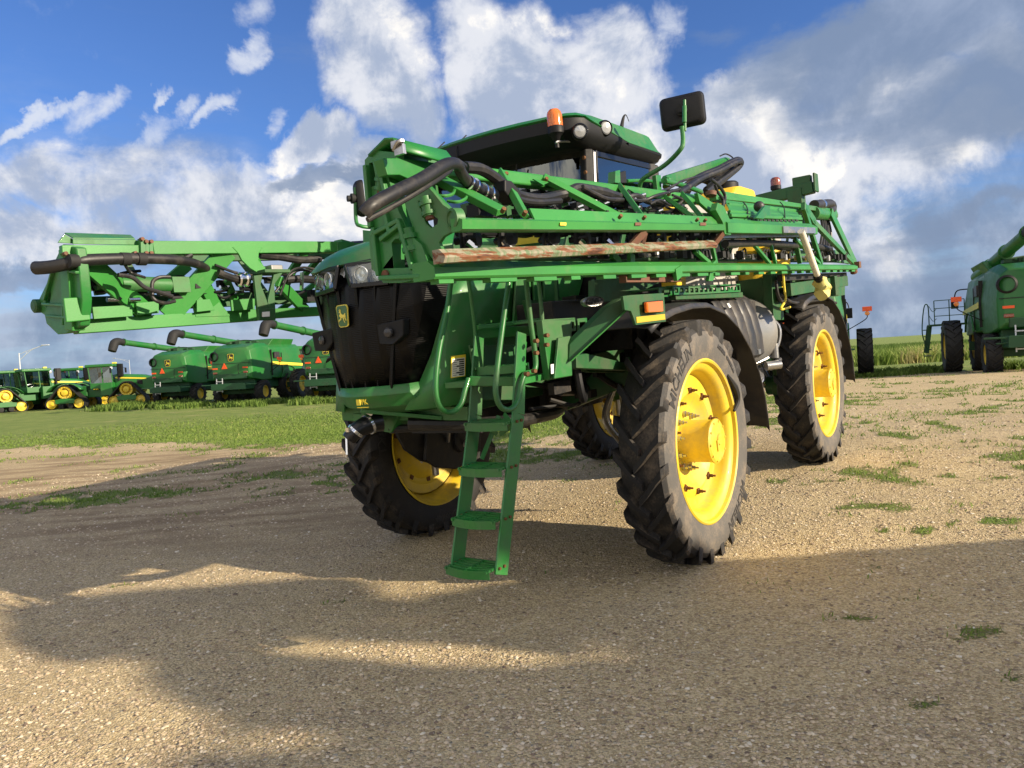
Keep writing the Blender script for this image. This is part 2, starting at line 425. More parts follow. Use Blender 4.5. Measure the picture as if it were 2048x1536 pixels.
# ------------------------------------------------------------------ sky with clouds (world shader, by direction)
def ray(px, py): return (_f + CR * ((px - 1024) / FPX) + CU * ((768 - py) / FPX)).normalized()
def build_world():
    w = bpy.data.worlds.new('World'); scn.world = w; w.use_nodes = True
    t = NT(w.node_tree); t.n.clear()
    out = t.new('ShaderNodeOutputWorld'); bg = t.new('ShaderNodeBackground'); t.l.new(bg.outputs[0], out.inputs[0])
    sky = t.new('ShaderNodeTexSky', sky_type='NISHITA'); sky.sun_disc = False
    sky.sun_elevation = SUN_EL; sky.sun_rotation = SUN_AZ; sky.air_density = 1.15; sky.dust_density = 0.6; sky.ozone_density = 2.2; sky.altitude = 300
    d = t.new('ShaderNodeTexCoord').outputs['Generated']
    n_lo = t.noise(d, 3.1, 2, 0.5, 0, True)
    n_hi = t.noise(d, 11.0, 7, 0.6, 0.35, True)
    off = t.vmath('ADD', t.vmath('SCALE', t.vmath('SUBTRACT', n_lo, (.5, .5, .5)), sc=0.16), t.vmath('SCALE', t.vmath('SUBTRACT', n_hi, (.5, .5, .5)), sc=0.10))
    dd = t.vmath('ADD', d, off)
    def blobs(lst):
        acc = None
        for px, py, a, b, ang, wgt in lst:
            c = ray(px, py); e1 = Vector((0, 0, 1)); e1 = c.cross(Vector((0, 0, 1))).normalized(); e2 = e1.cross(c).normalized()
            A = rad(ang) ; r1 = e1 * math.cos(A) + e2 * math.sin(A); r2 = e2 * math.cos(A) - e1 * math.sin(A)
            a /= FPX; b /= FPX
            u = t.math('DIVIDE', t.math('SUBTRACT', t.vmath('DOT_PRODUCT', dd, tuple(r1)), c.dot(r1)), a)
            v = t.math('DIVIDE', t.math('SUBTRACT', t.vmath('DOT_PRODUCT', dd, tuple(r2)), c.dot(r2)), b)
            q = t.math('SUBTRACT', 1.0, t.math('ADD', t.math('MULTIPLY', u, u), t.math('MULTIPLY', v, v)))
            q = t.math('MULTIPLY', t.math('MAXIMUM', q, -1.0), wgt)
            acc = q if acc is None else t.math('SMOOTH_MAX', acc, q, 0.2)
        return acc
    white = blobs([(765, 160, 95, 150, 12, 1.0), (960, 110, 75, 130, 5, .9), (1070, 190, 160, 150, 0, 1.0), (1210, 170, 110, 110, 0, 1.0), (1020, 290, 150, 60, 0, .7),
                   (640, 280, 75, 45, 0, 1.2), (700, 320, 60, 30, 0, .9), (1470, 230, 120, 90, 0, 1.1), (1580, 220, 60, 90, 0, 1.0), (1500, 340, 190, 110, 0, 1.0),
                   (1700, 400, 150, 70, 0, .9), (1790, 230, 65, 100, -30, 1.3), (1900, 290, 55, 80, -40, 1.1), (1990, 280, 25, 35, 0, .9), (1970, 115, 55, 30, -40, .6),
                   (500, 420, 330, 90, 0, .8), (150, 350, 260, 60, 8, .7), (100, 470, 220, 60, 0, .8), (640, 430, 150, 90, 0, .9), (1700, 500, 140, 60, -20, .8),
                   (330, 400, 180, 60, 0, .7), (1850, 370, 120, 60, 20, .6), (1350, 330, 120, 90, 0, .9), (1640, 330, 110, 90, 0, .9), (1590, 470, 130, 60, 0, .8), (1750, 330, 60, 60, 0, .7)])
    wisp = blobs([(90, 215, 130, 14, 22, 1.0), (215, 205, 70, 26, 30, .8), (345, 190, 40, 10, 60, .9), (385, 215, 24, 18, 40, .8), (440, 220, 60, 16, 40, 1.0), (505, 100, 42, 24, 60, .9), (510, 15, 40, 30, 60, .5),
                  (560, 215, 20, 18, 60, .6), (300, 280, 120, 24, 35, .6), (520, 330, 70, 24, 35, .6), (1330, 40, 40, 50, 0, .6)])
    grey = blobs([(1790, 50, 320, 100, 8, 1.1), (1950, 200, 150, 120, 0, .9), (1690, 180, 120, 90, 0, .8), (660, 345, 110, 24, 5, .9), (1950, 560, 330, 40, 4, .7), (1450, 20, 60, 20, 0, .2),
                  (60, 560, 360, 34, 0, .9), (350, 660, 420, 30, 0, .25), (1100, 560, 900, 60, -2, .7), (1900, 480, 250, 26, 12, .55), (1850, 700, 300, 20, 0, .3)])
    f1 = t.noise(d, 6.5, 9, 0.62, 0.2)
    f2 = t.noise(t.vmath('ADD', d, tuple(TO_SUN * 0.035 + Vector((0, 0, 0.022)))), 6.5, 9, 0.62, 0.2)
    fs = t.new('ShaderNodeMapping'); fs.inputs['Scale'].default_value = (1, 1, 4.5); t.l.new(d, fs.inputs[0])
    f3 = t.noise(fs.outputs[0], 3.2, 7, 0.6)
    fm = t.noise(d, 14.0, 6, 0.6, 0.6)
    fw = t.noise(d, 22.0, 6, 0.6, 0.4)
    dw = t.math('MULTIPLY_ADD', t.math('SUBTRACT', fw, 0.5), 0.9, t.math('MULTIPLY_ADD', t.math('SUBTRACT', f1, 0.5), 2.1, white))
    aw = t.step(dw, -0.34, 0.62)
    awi = t.step(t.math('MULTIPLY_ADD', t.math('SUBTRACT', fw, 0.5), 2.2, wisp), 0.0, 1.1, 0, 0.85)
    ag = t.step(t.math('MULTIPLY_ADD', t.math('SUBTRACT', f3, 0.5), 2.0, grey), -0.15, 0.75, 0, 0.92)
    # thin cloud towards the horizon; unseen cloud behind the viewer, brightened as warm fill
    el = t.new('ShaderNodeSeparateXYZ'); t.l.new(d, el.inputs[0]); z = el.outputs['Z']
    low = t.math('MULTIPLY', t.step(f3, 0.38, 0.60), t.step(z, 0.04, 0.40, 0.85, 0.0))
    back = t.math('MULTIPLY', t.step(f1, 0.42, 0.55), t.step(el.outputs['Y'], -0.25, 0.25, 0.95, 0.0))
    shade = t.step(t.math('ADD', t.math('ADD', t.math('MULTIPLY', t.math('SUBTRACT', f1, f2), 6.0), t.math('MULTIPLY', t.math('SUBTRACT', fm, 0.5), 3.6)), t.math('MULTIPLY', t.math('SUBTRACT', 0.8, dw), 0.35)), -0.70, 0.80)
    K = 6.6
    lit = (0.74 * K, 0.76 * K, 0.82 * K); shd = (0.38 * K, 0.45 * K, 0.60 * K); gry = (0.215 * K, 0.285 * K, 0.42 * K)
    warm = (0.98 * K, 0.95 * K, 0.91 * K)
    wc = t.mix(shade, shd, lit)
    wc = t.mix(t.step(t.math('SUBTRACT', f1, f2), 0.07, 0.17), wc, warm)
    skyc = t.mix(1.0, sky.outputs[0], (0.41, 0.585, 0.96), 'MULTIPLY')
    skyc = t.mix(t.step(z, 0.0, 0.22, 0.75, 0.0), skyc, (0.36 * K, 0.49 * K, 0.66 * K))
    c = t.mix(low, skyc, t.mix(t.step(f1, .4, .6), gry, (0.50 * K, 0.56 * K, 0.68 * K)))
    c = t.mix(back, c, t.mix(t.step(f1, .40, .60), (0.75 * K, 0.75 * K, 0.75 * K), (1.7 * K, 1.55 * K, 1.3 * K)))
    c = t.mix(awi, c, (0.72 * K, 0.76 * K, 0.84 * K))
    c = t.mix(aw, c, wc)
    c = t.mix(ag, c, t.mix(t.step(f1, .4, .65), gry, (0.32 * K, 0.39 * K, 0.53 * K)))
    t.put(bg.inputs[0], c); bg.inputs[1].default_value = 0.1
    w.cycles.sampling_method = 'MANUAL'; w.cycles.sample_map_resolution = 1024
build_world()
# ------------------------------------------------------------------ ground
def sstep(a, b, x):
    t = np.clip((x - a) / (b - a), 0, 1); return t * t * (3 - 2 * t)
VR = np.array([.586, .81, .055]); VR /= np.linalg.norm(VR)
VL = np.array([.81, -.586, .015]); VL -= VR * VL.dot(VR); VL /= np.linalg.norm(VL)
VU = np.cross(VL, VR)
VO = np.array([.265, 6.95, 0.015])
VM = Matrix([[VL[i], VR[i], VU[i], VO[i]] for i in range(3)] + [[0, 0, 0, 1]])
def vnoise(x, y, s, seed):
    x = x / s + seed * 17.3; y = y / s + seed * 9.1
    xi = np.floor(x).astype(np.int64); yi = np.floor(y).astype(np.int64); fx = x - xi; fy = y - yi
    fx = fx * fx * (3 - 2 * fx); fy = fy * fy * (3 - 2 * fy)
    def h(a, b):
        n = (a * 374761393 + b * 668265263 + seed * 974711) & 0x7fffffff
        n = ((n ^ (n >> 13)) * 1274126177) & 0x7fffffff
        return ((n ^ (n >> 16)) & 0xffff) / 65535.0
    return (h(xi, yi) * (1 - fx) + h(xi + 1, yi) * fx) * (1 - fy) + (h(xi, yi + 1) * (1 - fx) + h(xi + 1, yi + 1) * fx) * fy
def fbm(x, y, s, seed, o=4):
    v = 0; a = 0.5; tot = 0
    for k in range(o): v = v + a * vnoise(x, y, s / 2 ** k, seed + k); tot += a; a *= 0.5
    return v / tot
def ground_z(X, Y, rough=True):
    X = np.asarray(X, float); Y = np.asarray(Y, float)
    zp = VO[2] - (VU[0] * (X - VO[0]) + VU[1] * (Y - VO[1])) / VU[2]
    lo = -0.07; hi = 0.32; k = 0.05
    z = lo + k * np.logaddexp(0, (zp - lo) / k)
    z = hi - k * np.logaddexp(0, (hi - z) / k)
    far_r = sstep(26, 35, Y + 0.15 * X) ; z = z * (1 - far_r) + 0.07 * far_r
    left = sstep(2, -9, X - 0.25 * (Y - 14)); ld = left * sstep(9, 24, Y); z = z * (1 - ld) - 0.12 * ld
    dip = sstep(40, 62, Y) * sstep(6, 22, X); z = z - 0.62 * dip - 0.9 * sstep(70, 130, Y) * sstep(6, 22, X)
    z = z - 0.15 * sstep(50, 80, Y) * (1 - sstep(6, 22, X))
    if rough:
        d = np.hypot(X, Y); near = 1 - sstep(25, 45, d)
        flat = 1.0
        for lx in (-1.454, 1.454):
            for ly in (0, 3.99):
                w = VO[:2] + VL[:2] * lx + VR[:2] * ly; flat = flat * sstep(0.3, 0.8, np.hypot(X - w[0], Y - w[1]))
        z = z + near * flat * (0.05 * (fbm(X, Y, 1.6, 3) - 0.5) + 0.018 * (fbm(X, Y, 0.35, 8, 3) - 0.5))
        # wheel ruts on the left track
        rut = np.abs((Y - 12.2) - 0.28 * (X + 5)) ; z = z - near * 0.03 * np.exp(-(rut / 0.3) ** 2) * sstep(-1, -4, X)
    return z
def grass_mask(X, Y):
    """0 gravel .. 1 closed grass"""
    n = fbm(X, Y, 3.0, 21) - 0.5; n2 = fbm(X, Y, 0.9, 31) - 0.5; n3 = fbm(X, Y, 0.22, 37, 3) - 0.5; j = 3.2 * n + 1.5 * n2 + 1.6 * n3
    edge_l = np.interp(X, [-40, -15.6, -9.4, -5, -2.1, 0.2, 3.0, 6.0, 8, 14, 17, 30], [26, 23, 20.5, 16.6, 14.2, 13.6, 14.0, 21.0, 25, 30, 32.0, 30.0])
    g = sstep(-1.6, 1.9, Y - edge_l + 1.5 * j)
    g = np.maximum(g, 0.62 * sstep(0.66, 0.84, fbm(X, Y, 0.55, 63, 3) + 0.10 * sstep(1, 6, X)) * sstep(4.5, 6, Y) * sstep(0, 2.5, X + 0.2 * (Y - 5)) + 0.5 * sstep(0.60, 0.8, fbm(X, Y, 0.8, 67, 3)) * sstep(8.8, 10.5, Y) * (1 - sstep(-1, 1, X)))
    def patch(x, y, rx, ry, a, s=0.5):
        q = 1 - ((X - x) / rx) ** 2 - ((Y - y) / ry) ** 2
        return a * sstep(-0.1, 1.3, q + (0.5 + s) * j + 2.2 * n3)
    for p in ((-6.4, 11.6, 2.6, 0.9, .8), (-2.6, 11.6, 1.8, 1.2, .9), (-3.9, 12.6, 1.4, .8, .7), (0.4, 11.8, 1.6, 1.3, .85), (1.2, 10.3, 1.0, .6, .5), (4.6, 14.5, 1.8, 2.5, .75), (6.2, 18, 2, 3, .7),
              (2.95, 6.8, .30, .16, .8, .2), (3.35, 6.15, .5, .22, .8, .2), (3.9, 6.05, .5, .2, .8, .2), (4.3, 7.5, .7, .3, .6, .3), (3.7, 8.5, .7, .35, .5, .3), (2.2, 5.35, .5, .2, .7, .2), (2.4, 4.8, .45, .2, .5, .2), (2.0, 4.55, .2, .12, .7, .2), (2.6, 4.2, .3, .12, .6, .2), (1.18, 3.6, .07, .035, .7, .1), (1.9, 3.5, .12, .06, .6, .2), (2.45, 3.7, .25, .08, .7, .2),
              (-1.5, 5.7, .12, .05, .6, .1), (.3, 8.9, .7, .15, .45, .3), (-3.6, 6.6, .15, .08, .5, .1), (5.5, 9.5, 1.4, .5, .45, .4), (8, 13, 3, 1, .4, .5), (.6, 9.5, .4, .2, .5, .3), (1.1, 7.8, .3, .1, .4, .3), (6.5, 11, 2, .6, .35, .5), (10, 18, 3, 1.5, .4, .5), (-12.5, 19, 3, .9, .5, .6)):
        g = np.maximum(g, patch(*p))
    return np.clip(g, 0, 1)

def build_ground():
    ds = [0.0, 0.35]
    while ds[-1] < 3000: ds.append(ds[-1] * 1.016 + 0.012 + (0.0 if ds[-1] < 60 else ds[-1] * 0.03))
    # dense in front, coarse behind
    angs = np.concatenate([np.linspace(-48, 48, 421), np.linspace(50, 310, 100)]) * math.pi / 180
    na = len(angs); nr = len(ds)
    R_, A_ = np.meshgrid(np.array(ds[1:]), angs, indexing='ij')
    X = (R_ * np.sin(A_)).ravel(); Y = (R_ * np.cos(A_)).ravel(); Z = ground_z(X, Y); G = grass_mask(X, Y)
    co = np.stack([X, Y, Z], 1); co = np.vstack([co, [[0, 0, float(ground_z(0, 0))]]]); G = np.append(G, 0)
    m = nr - 1; i, j = np.meshgrid(np.arange(m - 1), np.arange(na), indexing='ij'); j2 = (j + 1) % na
    q = np.stack([i * na + j, i * na + j2, (i + 1) * na + j2, (i + 1) * na + j], -1).reshape(-1, 4)
    faces = [tuple(f) for f in q.tolist()] + [(m * na, (k + 1) % na, k) for k in range(na)]
    me = bpy.data.meshes.new('ground'); me.from_pydata(co.tolist(), [], faces)
    a = me.attributes.new('grass', 'FLOAT', 'POINT'); a.data.foreach_set('value', G.astype(np.float32))
    b = bmesh.new(); b.from_mesh(me); bmesh.ops.recalc_face_normals(b, faces=b.faces)
    if sum(f.normal.z for f in list(b.faces)[:200]) < 0: bmesh.ops.reverse_faces(b, faces=b.faces)
    b.to_mesh(me); b.free(); me.polygons.foreach_set('use_smooth', [True] * len(me.polygons))
    mt = mat('gravel and grass ground', (0.4, 0.35, 0.27), 0.95, spec=0.2); t = NT(mt.node_tree); bs = t.n['Principled BSDF']
    co = t.new('ShaderNodeTexCoord').outputs['Object']
    at_ = t.new('ShaderNodeAttribute', attribute_name='grass').outputs['Fac']
    v1 = t.voro(co, 78, out='Color'); v1d = t.voro(co, 78); v2 = t.voro(co, 28, out='Color'); v2d = t.voro(co, 28)
    big = t.noise(co, 0.55, 5, 0.6); mid = t.noise(co, 3.0, 5, 0.65); fine = t.noise(co, 160, 3, 0.7)
    base = t.mix(t.step(big, 0.38, 0.62), (0.54, 0.415, 0.215), (0.66, 0.520, 0.285))
    base = t.mix(t.step(mid, 0.50, 0.68, 0, 0.75), base, (0.36, 0.27, 0.165))
    trk = t.new('ShaderNodeMapping'); trk.inputs['Scale'].default_value = (0.5, 3.2, 1); trk.inputs['Rotation'].default_value = (0, 0, rad(28)); t.l.new(co, trk.inputs[0])
    base = t.mix(t.step(t.noise(trk.outputs[0], 1.2, 5, 0.6), 0.52, 0.66, 0, 0.5), base, (0.34, 0.265, 0.175))
    sep = t.new('ShaderNodeSeparateColor'); t.l.new(v1, sep.inputs[0])
    sep2 = t.new('ShaderNodeSeparateColor'); t.l.new(v2, sep2.inputs[0])
    peb = t.mix(t.step(sep.outputs[0], 0.0, 1.0), (0.29, 0.210, 0.110), (0.84, 0.69, 0.42))
    base = t.mix(0.60, base, peb)
    peb2 = t.mix(sep2.outputs[1], (0.24, 0.175, 0.12), (0.92, 0.80, 0.56))
    base = t.mix(t.math('MULTIPLY', t.step(v2d, 0.42, 0.30), t.step(sep2.outputs[0], 0.62, 0.70)), base, peb2)
    base = t.mix(t.step(fine, 0.35, 0.7, 0.25, 0), base, (0.22, 0.165, 0.11))
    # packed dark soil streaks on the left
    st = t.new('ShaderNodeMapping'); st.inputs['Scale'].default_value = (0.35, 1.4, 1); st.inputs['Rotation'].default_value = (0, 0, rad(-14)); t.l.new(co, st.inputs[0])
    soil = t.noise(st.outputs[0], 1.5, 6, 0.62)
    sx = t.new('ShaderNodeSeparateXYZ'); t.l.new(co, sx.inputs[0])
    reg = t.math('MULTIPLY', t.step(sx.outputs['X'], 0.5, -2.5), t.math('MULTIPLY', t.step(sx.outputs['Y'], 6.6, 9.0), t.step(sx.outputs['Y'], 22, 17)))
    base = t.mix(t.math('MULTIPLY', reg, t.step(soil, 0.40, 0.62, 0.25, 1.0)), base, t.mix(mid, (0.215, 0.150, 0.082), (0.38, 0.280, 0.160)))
    gn = t.noise(co, 1.1, 6, 0.65); gf = t.noise(co, 38, 3, 0.65)
    gc = t.mix(t.step(gn, 0.35, 0.65), (0.175, 0.250, 0.055), (0.27, 0.325, 0.085))
    gc = t.mix(t.step(gf, 0.35, 0.65, 0.5, 0), gc, (0.11, 0.15, 0.04))
    gc = t.mix(t.step(t.noise(co, 0.35, 4, 0.6), 0.55, 0.7, 0, 0.55), gc, (0.36, 0.34, 0.14))
    gm = t.step(t.math('ADD', at_, t.math('MULTIPLY', t.math('SUBTRACT', gf, 0.5), 0.9)), 0.38, 0.62)
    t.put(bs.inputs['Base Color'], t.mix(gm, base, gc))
    h = t.math('ADD', t.math('MULTIPLY', t.math('SUBTRACT', 1.0, v1d), 0.009), t.math('ADD', t.math('MULTIPLY', fine, 0.003), t.math('MULTIPLY', t.step(v2d, 0.45, 0.1), t.math('MULTIPLY', t.step(sep2.outputs[0], 0.55, 0.7), 0.012))))
    h = t.math('ADD', h, t.math('MULTIPLY', t.noise(co, 14, 5, 0.65), 0.022))
    h = t.math('ADD', h, t.math('MULTIPLY', gm, t.math('MULTIPLY', gf, 0.05)))
    bn = t.new('ShaderNodeBump'); bn.inputs['Strength'].default_value = 1.0; bn.inputs['Distance'].default_value = 1.0
    t.put(bn.inputs['Height'], h); t.l.new(bn.outputs[0], bs.inputs['Normal'])
    me.materials.append(mt)
    o = bpy.data.objects.new('ground', me); COL.objects.link(o); o['kind'] = 'structure'
build_ground()

def np_mesh(name, co, faces_flat, nper, mats, attr=None, smooth=False):
    me = bpy.data.meshes.new(name); nf = len(faces_flat) // nper
    me.vertices.add(len(co)); me.vertices.foreach_set('co', co.astype(np.float32).ravel())
    me.loops.add(len(faces_flat)); me.loops.foreach_set('vertex_index', faces_flat.astype(np.int32))
    me.polygons.add(nf); me.polygons.foreach_set('loop_start', np.arange(0, nf * nper, nper, dtype=np.int32)); me.polygons.foreach_set('loop_total', np.full(nf, nper, dtype=np.int32))
    me.update(calc_edges=True)
    if attr is not None:
        a = me.attributes.new('tone', 'FLOAT', 'POINT'); a.data.foreach_set('value', attr.astype(np.float32))
    for k in mats: me.materials.append(k)
    if smooth: me.polygons.foreach_set('use_smooth', [True] * nf)
    o = bpy.data.objects.new(name, me); COL.objects.link(o)
    return o

def tone_mat(name, ramp, rough=0.85, trans=0.0):
    m = mat(name, ramp[0][1], rough, spec=0.25); t = NT(m.node_tree); b = t.n['Principled BSDF']
    a = t.new('ShaderNodeAttribute', attribute_name='tone').outputs['Fac']
    cr = t.new('ShaderNodeValToRGB'); t.l.new(a, cr.inputs[0]); e = cr.color_ramp.elements
    e[0].position, e[0].color = ramp[0][0], (*ramp[0][1], 1); e[1].position, e[1].color = ramp[-1][0], (*ramp[-1][1], 1)
    for p, c in ramp[1:-1]: k = e.new(p); k.color = (*c, 1)
    t.l.new(cr.outputs[0], b.inputs['Base Color'])
    if trans:
        tl = t.new('ShaderNodeBsdfTranslucent'); t.l.new(cr.outputs[0], tl.inputs[0]); ms = t.new('ShaderNodeMixShader'); ms.inputs[0].default_value = trans
        t.l.new(b.outputs[0], ms.inputs[1]); t.l.new(tl.outputs[0], ms.inputs[2]); t.l.new(ms.outputs[0], t.n['Material Output'].inputs[0])
    return m
M['stones'] = tone_mat('gravel stones', [(0, (0.14, 0.10, 0.08)), (0.3, (0.42, 0.32, 0.21)), (0.7, (0.64, 0.51, 0.34)), (1, (0.78, 0.71, 0.57))], 0.9)
M['blades'] = tone_mat('grass blades', [(0, (0.075, 0.135, 0.024)), (0.5, (0.175, 0.265, 0.050)), (0.85, (0.28, 0.35, 0.085)), (1, (0.46, 0.40, 0.18))], 0.7, 0.35)

def build_stones():
    # small stones lying on the gravel, denser close to the viewer
    N = 150000
    d = 2.3 + 15 * RNG.random(N) ** 1.9; a = np.radians(RNG.uniform(-40, 40, N)); X = d * np.sin(a); Y = d * np.cos(a)
    keep = (RNG.random(N) > grass_mask(X, Y) * 0.9) & (fbm(X, Y, 0.7, 77, 3) + RNG.random(N) * 0.5 > 0.58)
    X, Y, d = X[keep], Y[keep], d[keep]; N = len(X); Z = ground_z(X, Y)
    s = (0.0032 + 0.0135 * RNG.random(N) ** 3.6) * (0.8 + 0.05 * d); bigs = RNG.random(N) > 0.998; s[bigs] *= 1.9
    base = np.array([(1, 0, 0), (.5, .87, .1), (-.5, .87, -.05), (-1, 0, .1), (-.5, -.87, 0), (.5, -.87, .1), (.3, .1, .75), (-.35, -.05, .7)])
    tri = np.array([(0, 1, 6), (1, 2, 6), (2, 7, 6), (2, 3, 7), (3, 4, 7), (4, 5, 7), (5, 6, 7), (5, 0, 6)])
    th = RNG.uniform(0, 6.28, N); c, sn = np.cos(th), np.sin(th)
    v = base[None] * (1 + RNG.uniform(-.3, .3, (N, 8, 3))) * s[:, None, None] * np.stack([np.ones(N), RNG.uniform(.55, 1, N), RNG.uniform(.45, .9, N)], 1)[:, None, :]
    x = v[..., 0] * c[:, None] - v[..., 1] * sn[:, None] + X[:, None]; y = v[..., 0] * sn[:, None] + v[..., 1] * c[:, None] + Y[:, None]; z = v[..., 2] + Z[:, None] + 0.001
    co = np.stack([x, y, z], -1).reshape(-1, 3); f = (tri[None] + np.arange(N)[:, None, None] * 8).ravel()
    tone = np.repeat(np.clip(RNG.beta(2.2, 2.3, N) + (RNG.random(N) > 0.97) * 0.3, 0, 1), 8)
    o = np_mesh('gravel', co, f, 3, [M['stones']], tone)
    tag(o, 'loose pale gravel stones scattered over the dirt yard', 'gravel', kind='stuff')
build_stones()

def blades(name, X, Y, h, w, label, cat, mats='blades', tone=None, lean=0.5, kind='stuff', dz=0.0):
    N = len(X); Z = ground_z(X, Y) + dz; th = RNG.uniform(0, 6.28, N); la = RNG.uniform(0, 6.28, N); ll = h * RNG.uniform(0.1, lean, N)
    dx, dy = np.cos(th) * w / 2, np.sin(th) * w / 2; lx, ly = np.cos(la) * ll, np.sin(la) * ll
    z0 = Z - 0.01
    P = np.stack([np.stack([X - dx, Y - dy, z0], 1), np.stack([X + dx, Y + dy, z0], 1), np.stack([X + dx * .7 + lx * .4, Y + dy * .7 + ly * .4, Z + h * .6], 1), np.stack([X - dx * .7 + lx * .4, Y - dy * .7 + ly * .4, Z + h * .6], 1), np.stack([X + lx, Y + ly, Z + h], 1)], 1)
    tri = np.array([(0, 1, 2), (0, 2, 3), (3, 2, 4)]); f = (tri[None] + np.arange(N)[:, None, None] * 5).ravel()
    if tone is None: tone = np.clip(RNG.normal(0.45, 0.2, N), 0, 0.95)
    o = np_mesh(name, P.reshape(-1, 3), f, 3, [M[mats]], np.repeat(tone, 5))
    return tag(o, label, cat, kind=kind)

def build_grass():
    N = 420000
    d = 3.3 + 36 * RNG.random(N) ** 0.85; a = np.radians(RNG.uniform(-39, 39, N)); X = d * np.sin(a); Y = d * np.cos(a)
    g = grass_mask(X, Y); cl = fbm(X, Y, 0.28, 55, 3)
    keep = (RNG.random(N) < g ** 1.3 * (1 - sstep(15, 39, d))) & (cl + 0.35 * g > 0.50)
    X, Y, d, g, cl = X[keep], Y[keep], d[keep], g[keep], cl[keep]; n = len(X)
    h = (0.016 + 0.032 * RNG.random(n) ** 1.5) * (0.5 + 1.1 * cl) * (0.75 + 0.022 * d); w = 0.004 + 0.0011 * d
    tone = np.clip(0.25 + 0.5 * fbm(X, Y, 2.5, 41) + RNG.normal(0, 0.14, n) + 0.1 * (RNG.random(n) > 0.92), 0, 1)
    blades('grass', X, Y, h, w, 'short patchy green grass around and behind the gravel yard', 'grass', tone=tone, lean=1.6)
build_grass()
# ------------------------------------------------------------------ generic wheels
def tyre_mb(R, W, rimR, nl=24, lug=0.045, sgn=1, lw=0.055, seg=72, side_mats=True, ang=0.34):
    """tyre around the x axis, outer face towards +x.  materials: 0 tread, 1 lug flank, 2 sidewall"""
    b = MB(); Rc = R - lug; h = W / 2
    prof = [(rimR, -h * .80), (rimR + .015, -h * .88), (rimR + (Rc - rimR) * .35, -h * .99), (rimR + (Rc - rimR) * .65, -h), (Rc - .05, -h * .93), (Rc - .012, -h * .80), (Rc, -h * .4), (Rc + .004, 0),
            (Rc, h * .4), (Rc - .012, h * .80), (Rc - .05, h * .93), (rimR + (Rc - rimR) * .65, h), (rimR + (Rc - rimR) * .35, h * .99), (rimR + .015, h * .88), (rimR, h * .80)]
    b.lathe(prof, (0, 0, 0), (1, 0, 0), seg, mats=[2, 2, 2, 2, 1, 1, 1, 1, 1, 1, 2, 2, 2, 2])
    # lugs: angle phi grows in the rolling direction (front goes down)
    def P(phi, r, x): return Vector((x, -math.sin(phi) * r * -1 * -1, math.cos(phi) * r)) if False else Vector((x, -r * math.sin(phi), r * math.cos(phi)))
    # forward is -y ; rolling forward: top moves to -y : phi increases from top towards front
    for side in (1, -1):
        for k in range(nl):
            ph0 = 2 * math.pi * (k + (0.5 if side < 0 else 0)) / nl
            st = []
            for u, top, wf in ((0.0, 1.0, .85), (0.25, 1.0, .9), (0.5, 1.0, .95), (0.75, .99, 1.0), (0.95, .92, 1.15), (1.0, .5, 1.2), (1.0, -.2, 1.15), (0.975, -1.3, .8)):
                x = side * (u * h * 0.985 - (0.03 if u == 0 else 0)); ph = ph0 + ang * (1 - min(u, 1) ** .85) * sgn
                rb = Rc - 0.03 if u < .9 else Rc - .10
                if top >= 0.9: rt = Rc + lug * top
                elif top > 0: rt = Rc + lug * 0.45
                elif top > -1: rt = Rc - .035
                else: rt = Rc - .085
                hw = lw * wf / 2 / R
                st.append((x, ph, rb, rt, hw))
            vs = []; n = len(st)
            for x, ph, rb, rt, hw in st:
                skx = side * 0.004 if rt < Rc + lug * .7 else 0
                vs += [P(ph - hw * 1.45, rb, x - skx), P(ph - hw, rt, x + skx), P(ph + hw, rt, x + skx), P(ph + hw * 1.45, rb, x - skx)]
            o = len(b.v); b.v.extend([tuple(v) for v in vs])
            for i in range(n - 1):
                for j in range(3):
                    b.f.append((o + i * 4 + j, o + i * 4 + j + 1, o + i * 4 + 4 + j + 1, o + i * 4 + 4 + j)); b.m.append(0 if j == 1 and i < 4 else 1)
            b.f.append((o, o + 1, o + 2, o + 3)); b.m.append(1); e = o + (n - 1) * 4; b.f.append((e + 3, e + 2, e + 1, e)); b.m.append(1)
    return b

def simple_wheel(parent, c, R, W, rimR, nl=18, flip=1, dual=None):
    tm = tyre_mb(R, W, rimR, nl, 0.05, 1, 0.06, 40)
    rb = MB().lathe([(rimR, W * .38), (rimR - .03, W * .40), (rimR - .04, W * .2), (rimR - .10, W * .05), (.25, 0.0), (.24, W * .2), (0.02, W * .2)], (0, 0, 0), (1, 0, 0), 32)
    rb.lathe([(rimR, -W * .38), (rimR - .04, -W * .38), (rimR - .04, W * .2)], (0, 0, 0), (1, 0, 0), 32)
    for i in range(8):
        a = i * math.pi / 4; rb.cyl((0.0, .33 * math.cos(a) * rimR / .6, .33 * math.sin(a) * rimR / .6), (.04, .33 * math.cos(a) * rimR / .6, .33 * math.sin(a) * rimR / .6), .025, n=8)
    w = obj('wheel', rb, 'yellow', parent); w.location = c; w.scale = (flip, 1, 1)
    t = obj('tyre', tm, ['tread_far', 'tread_far', 'tread_far'], w)
    return w

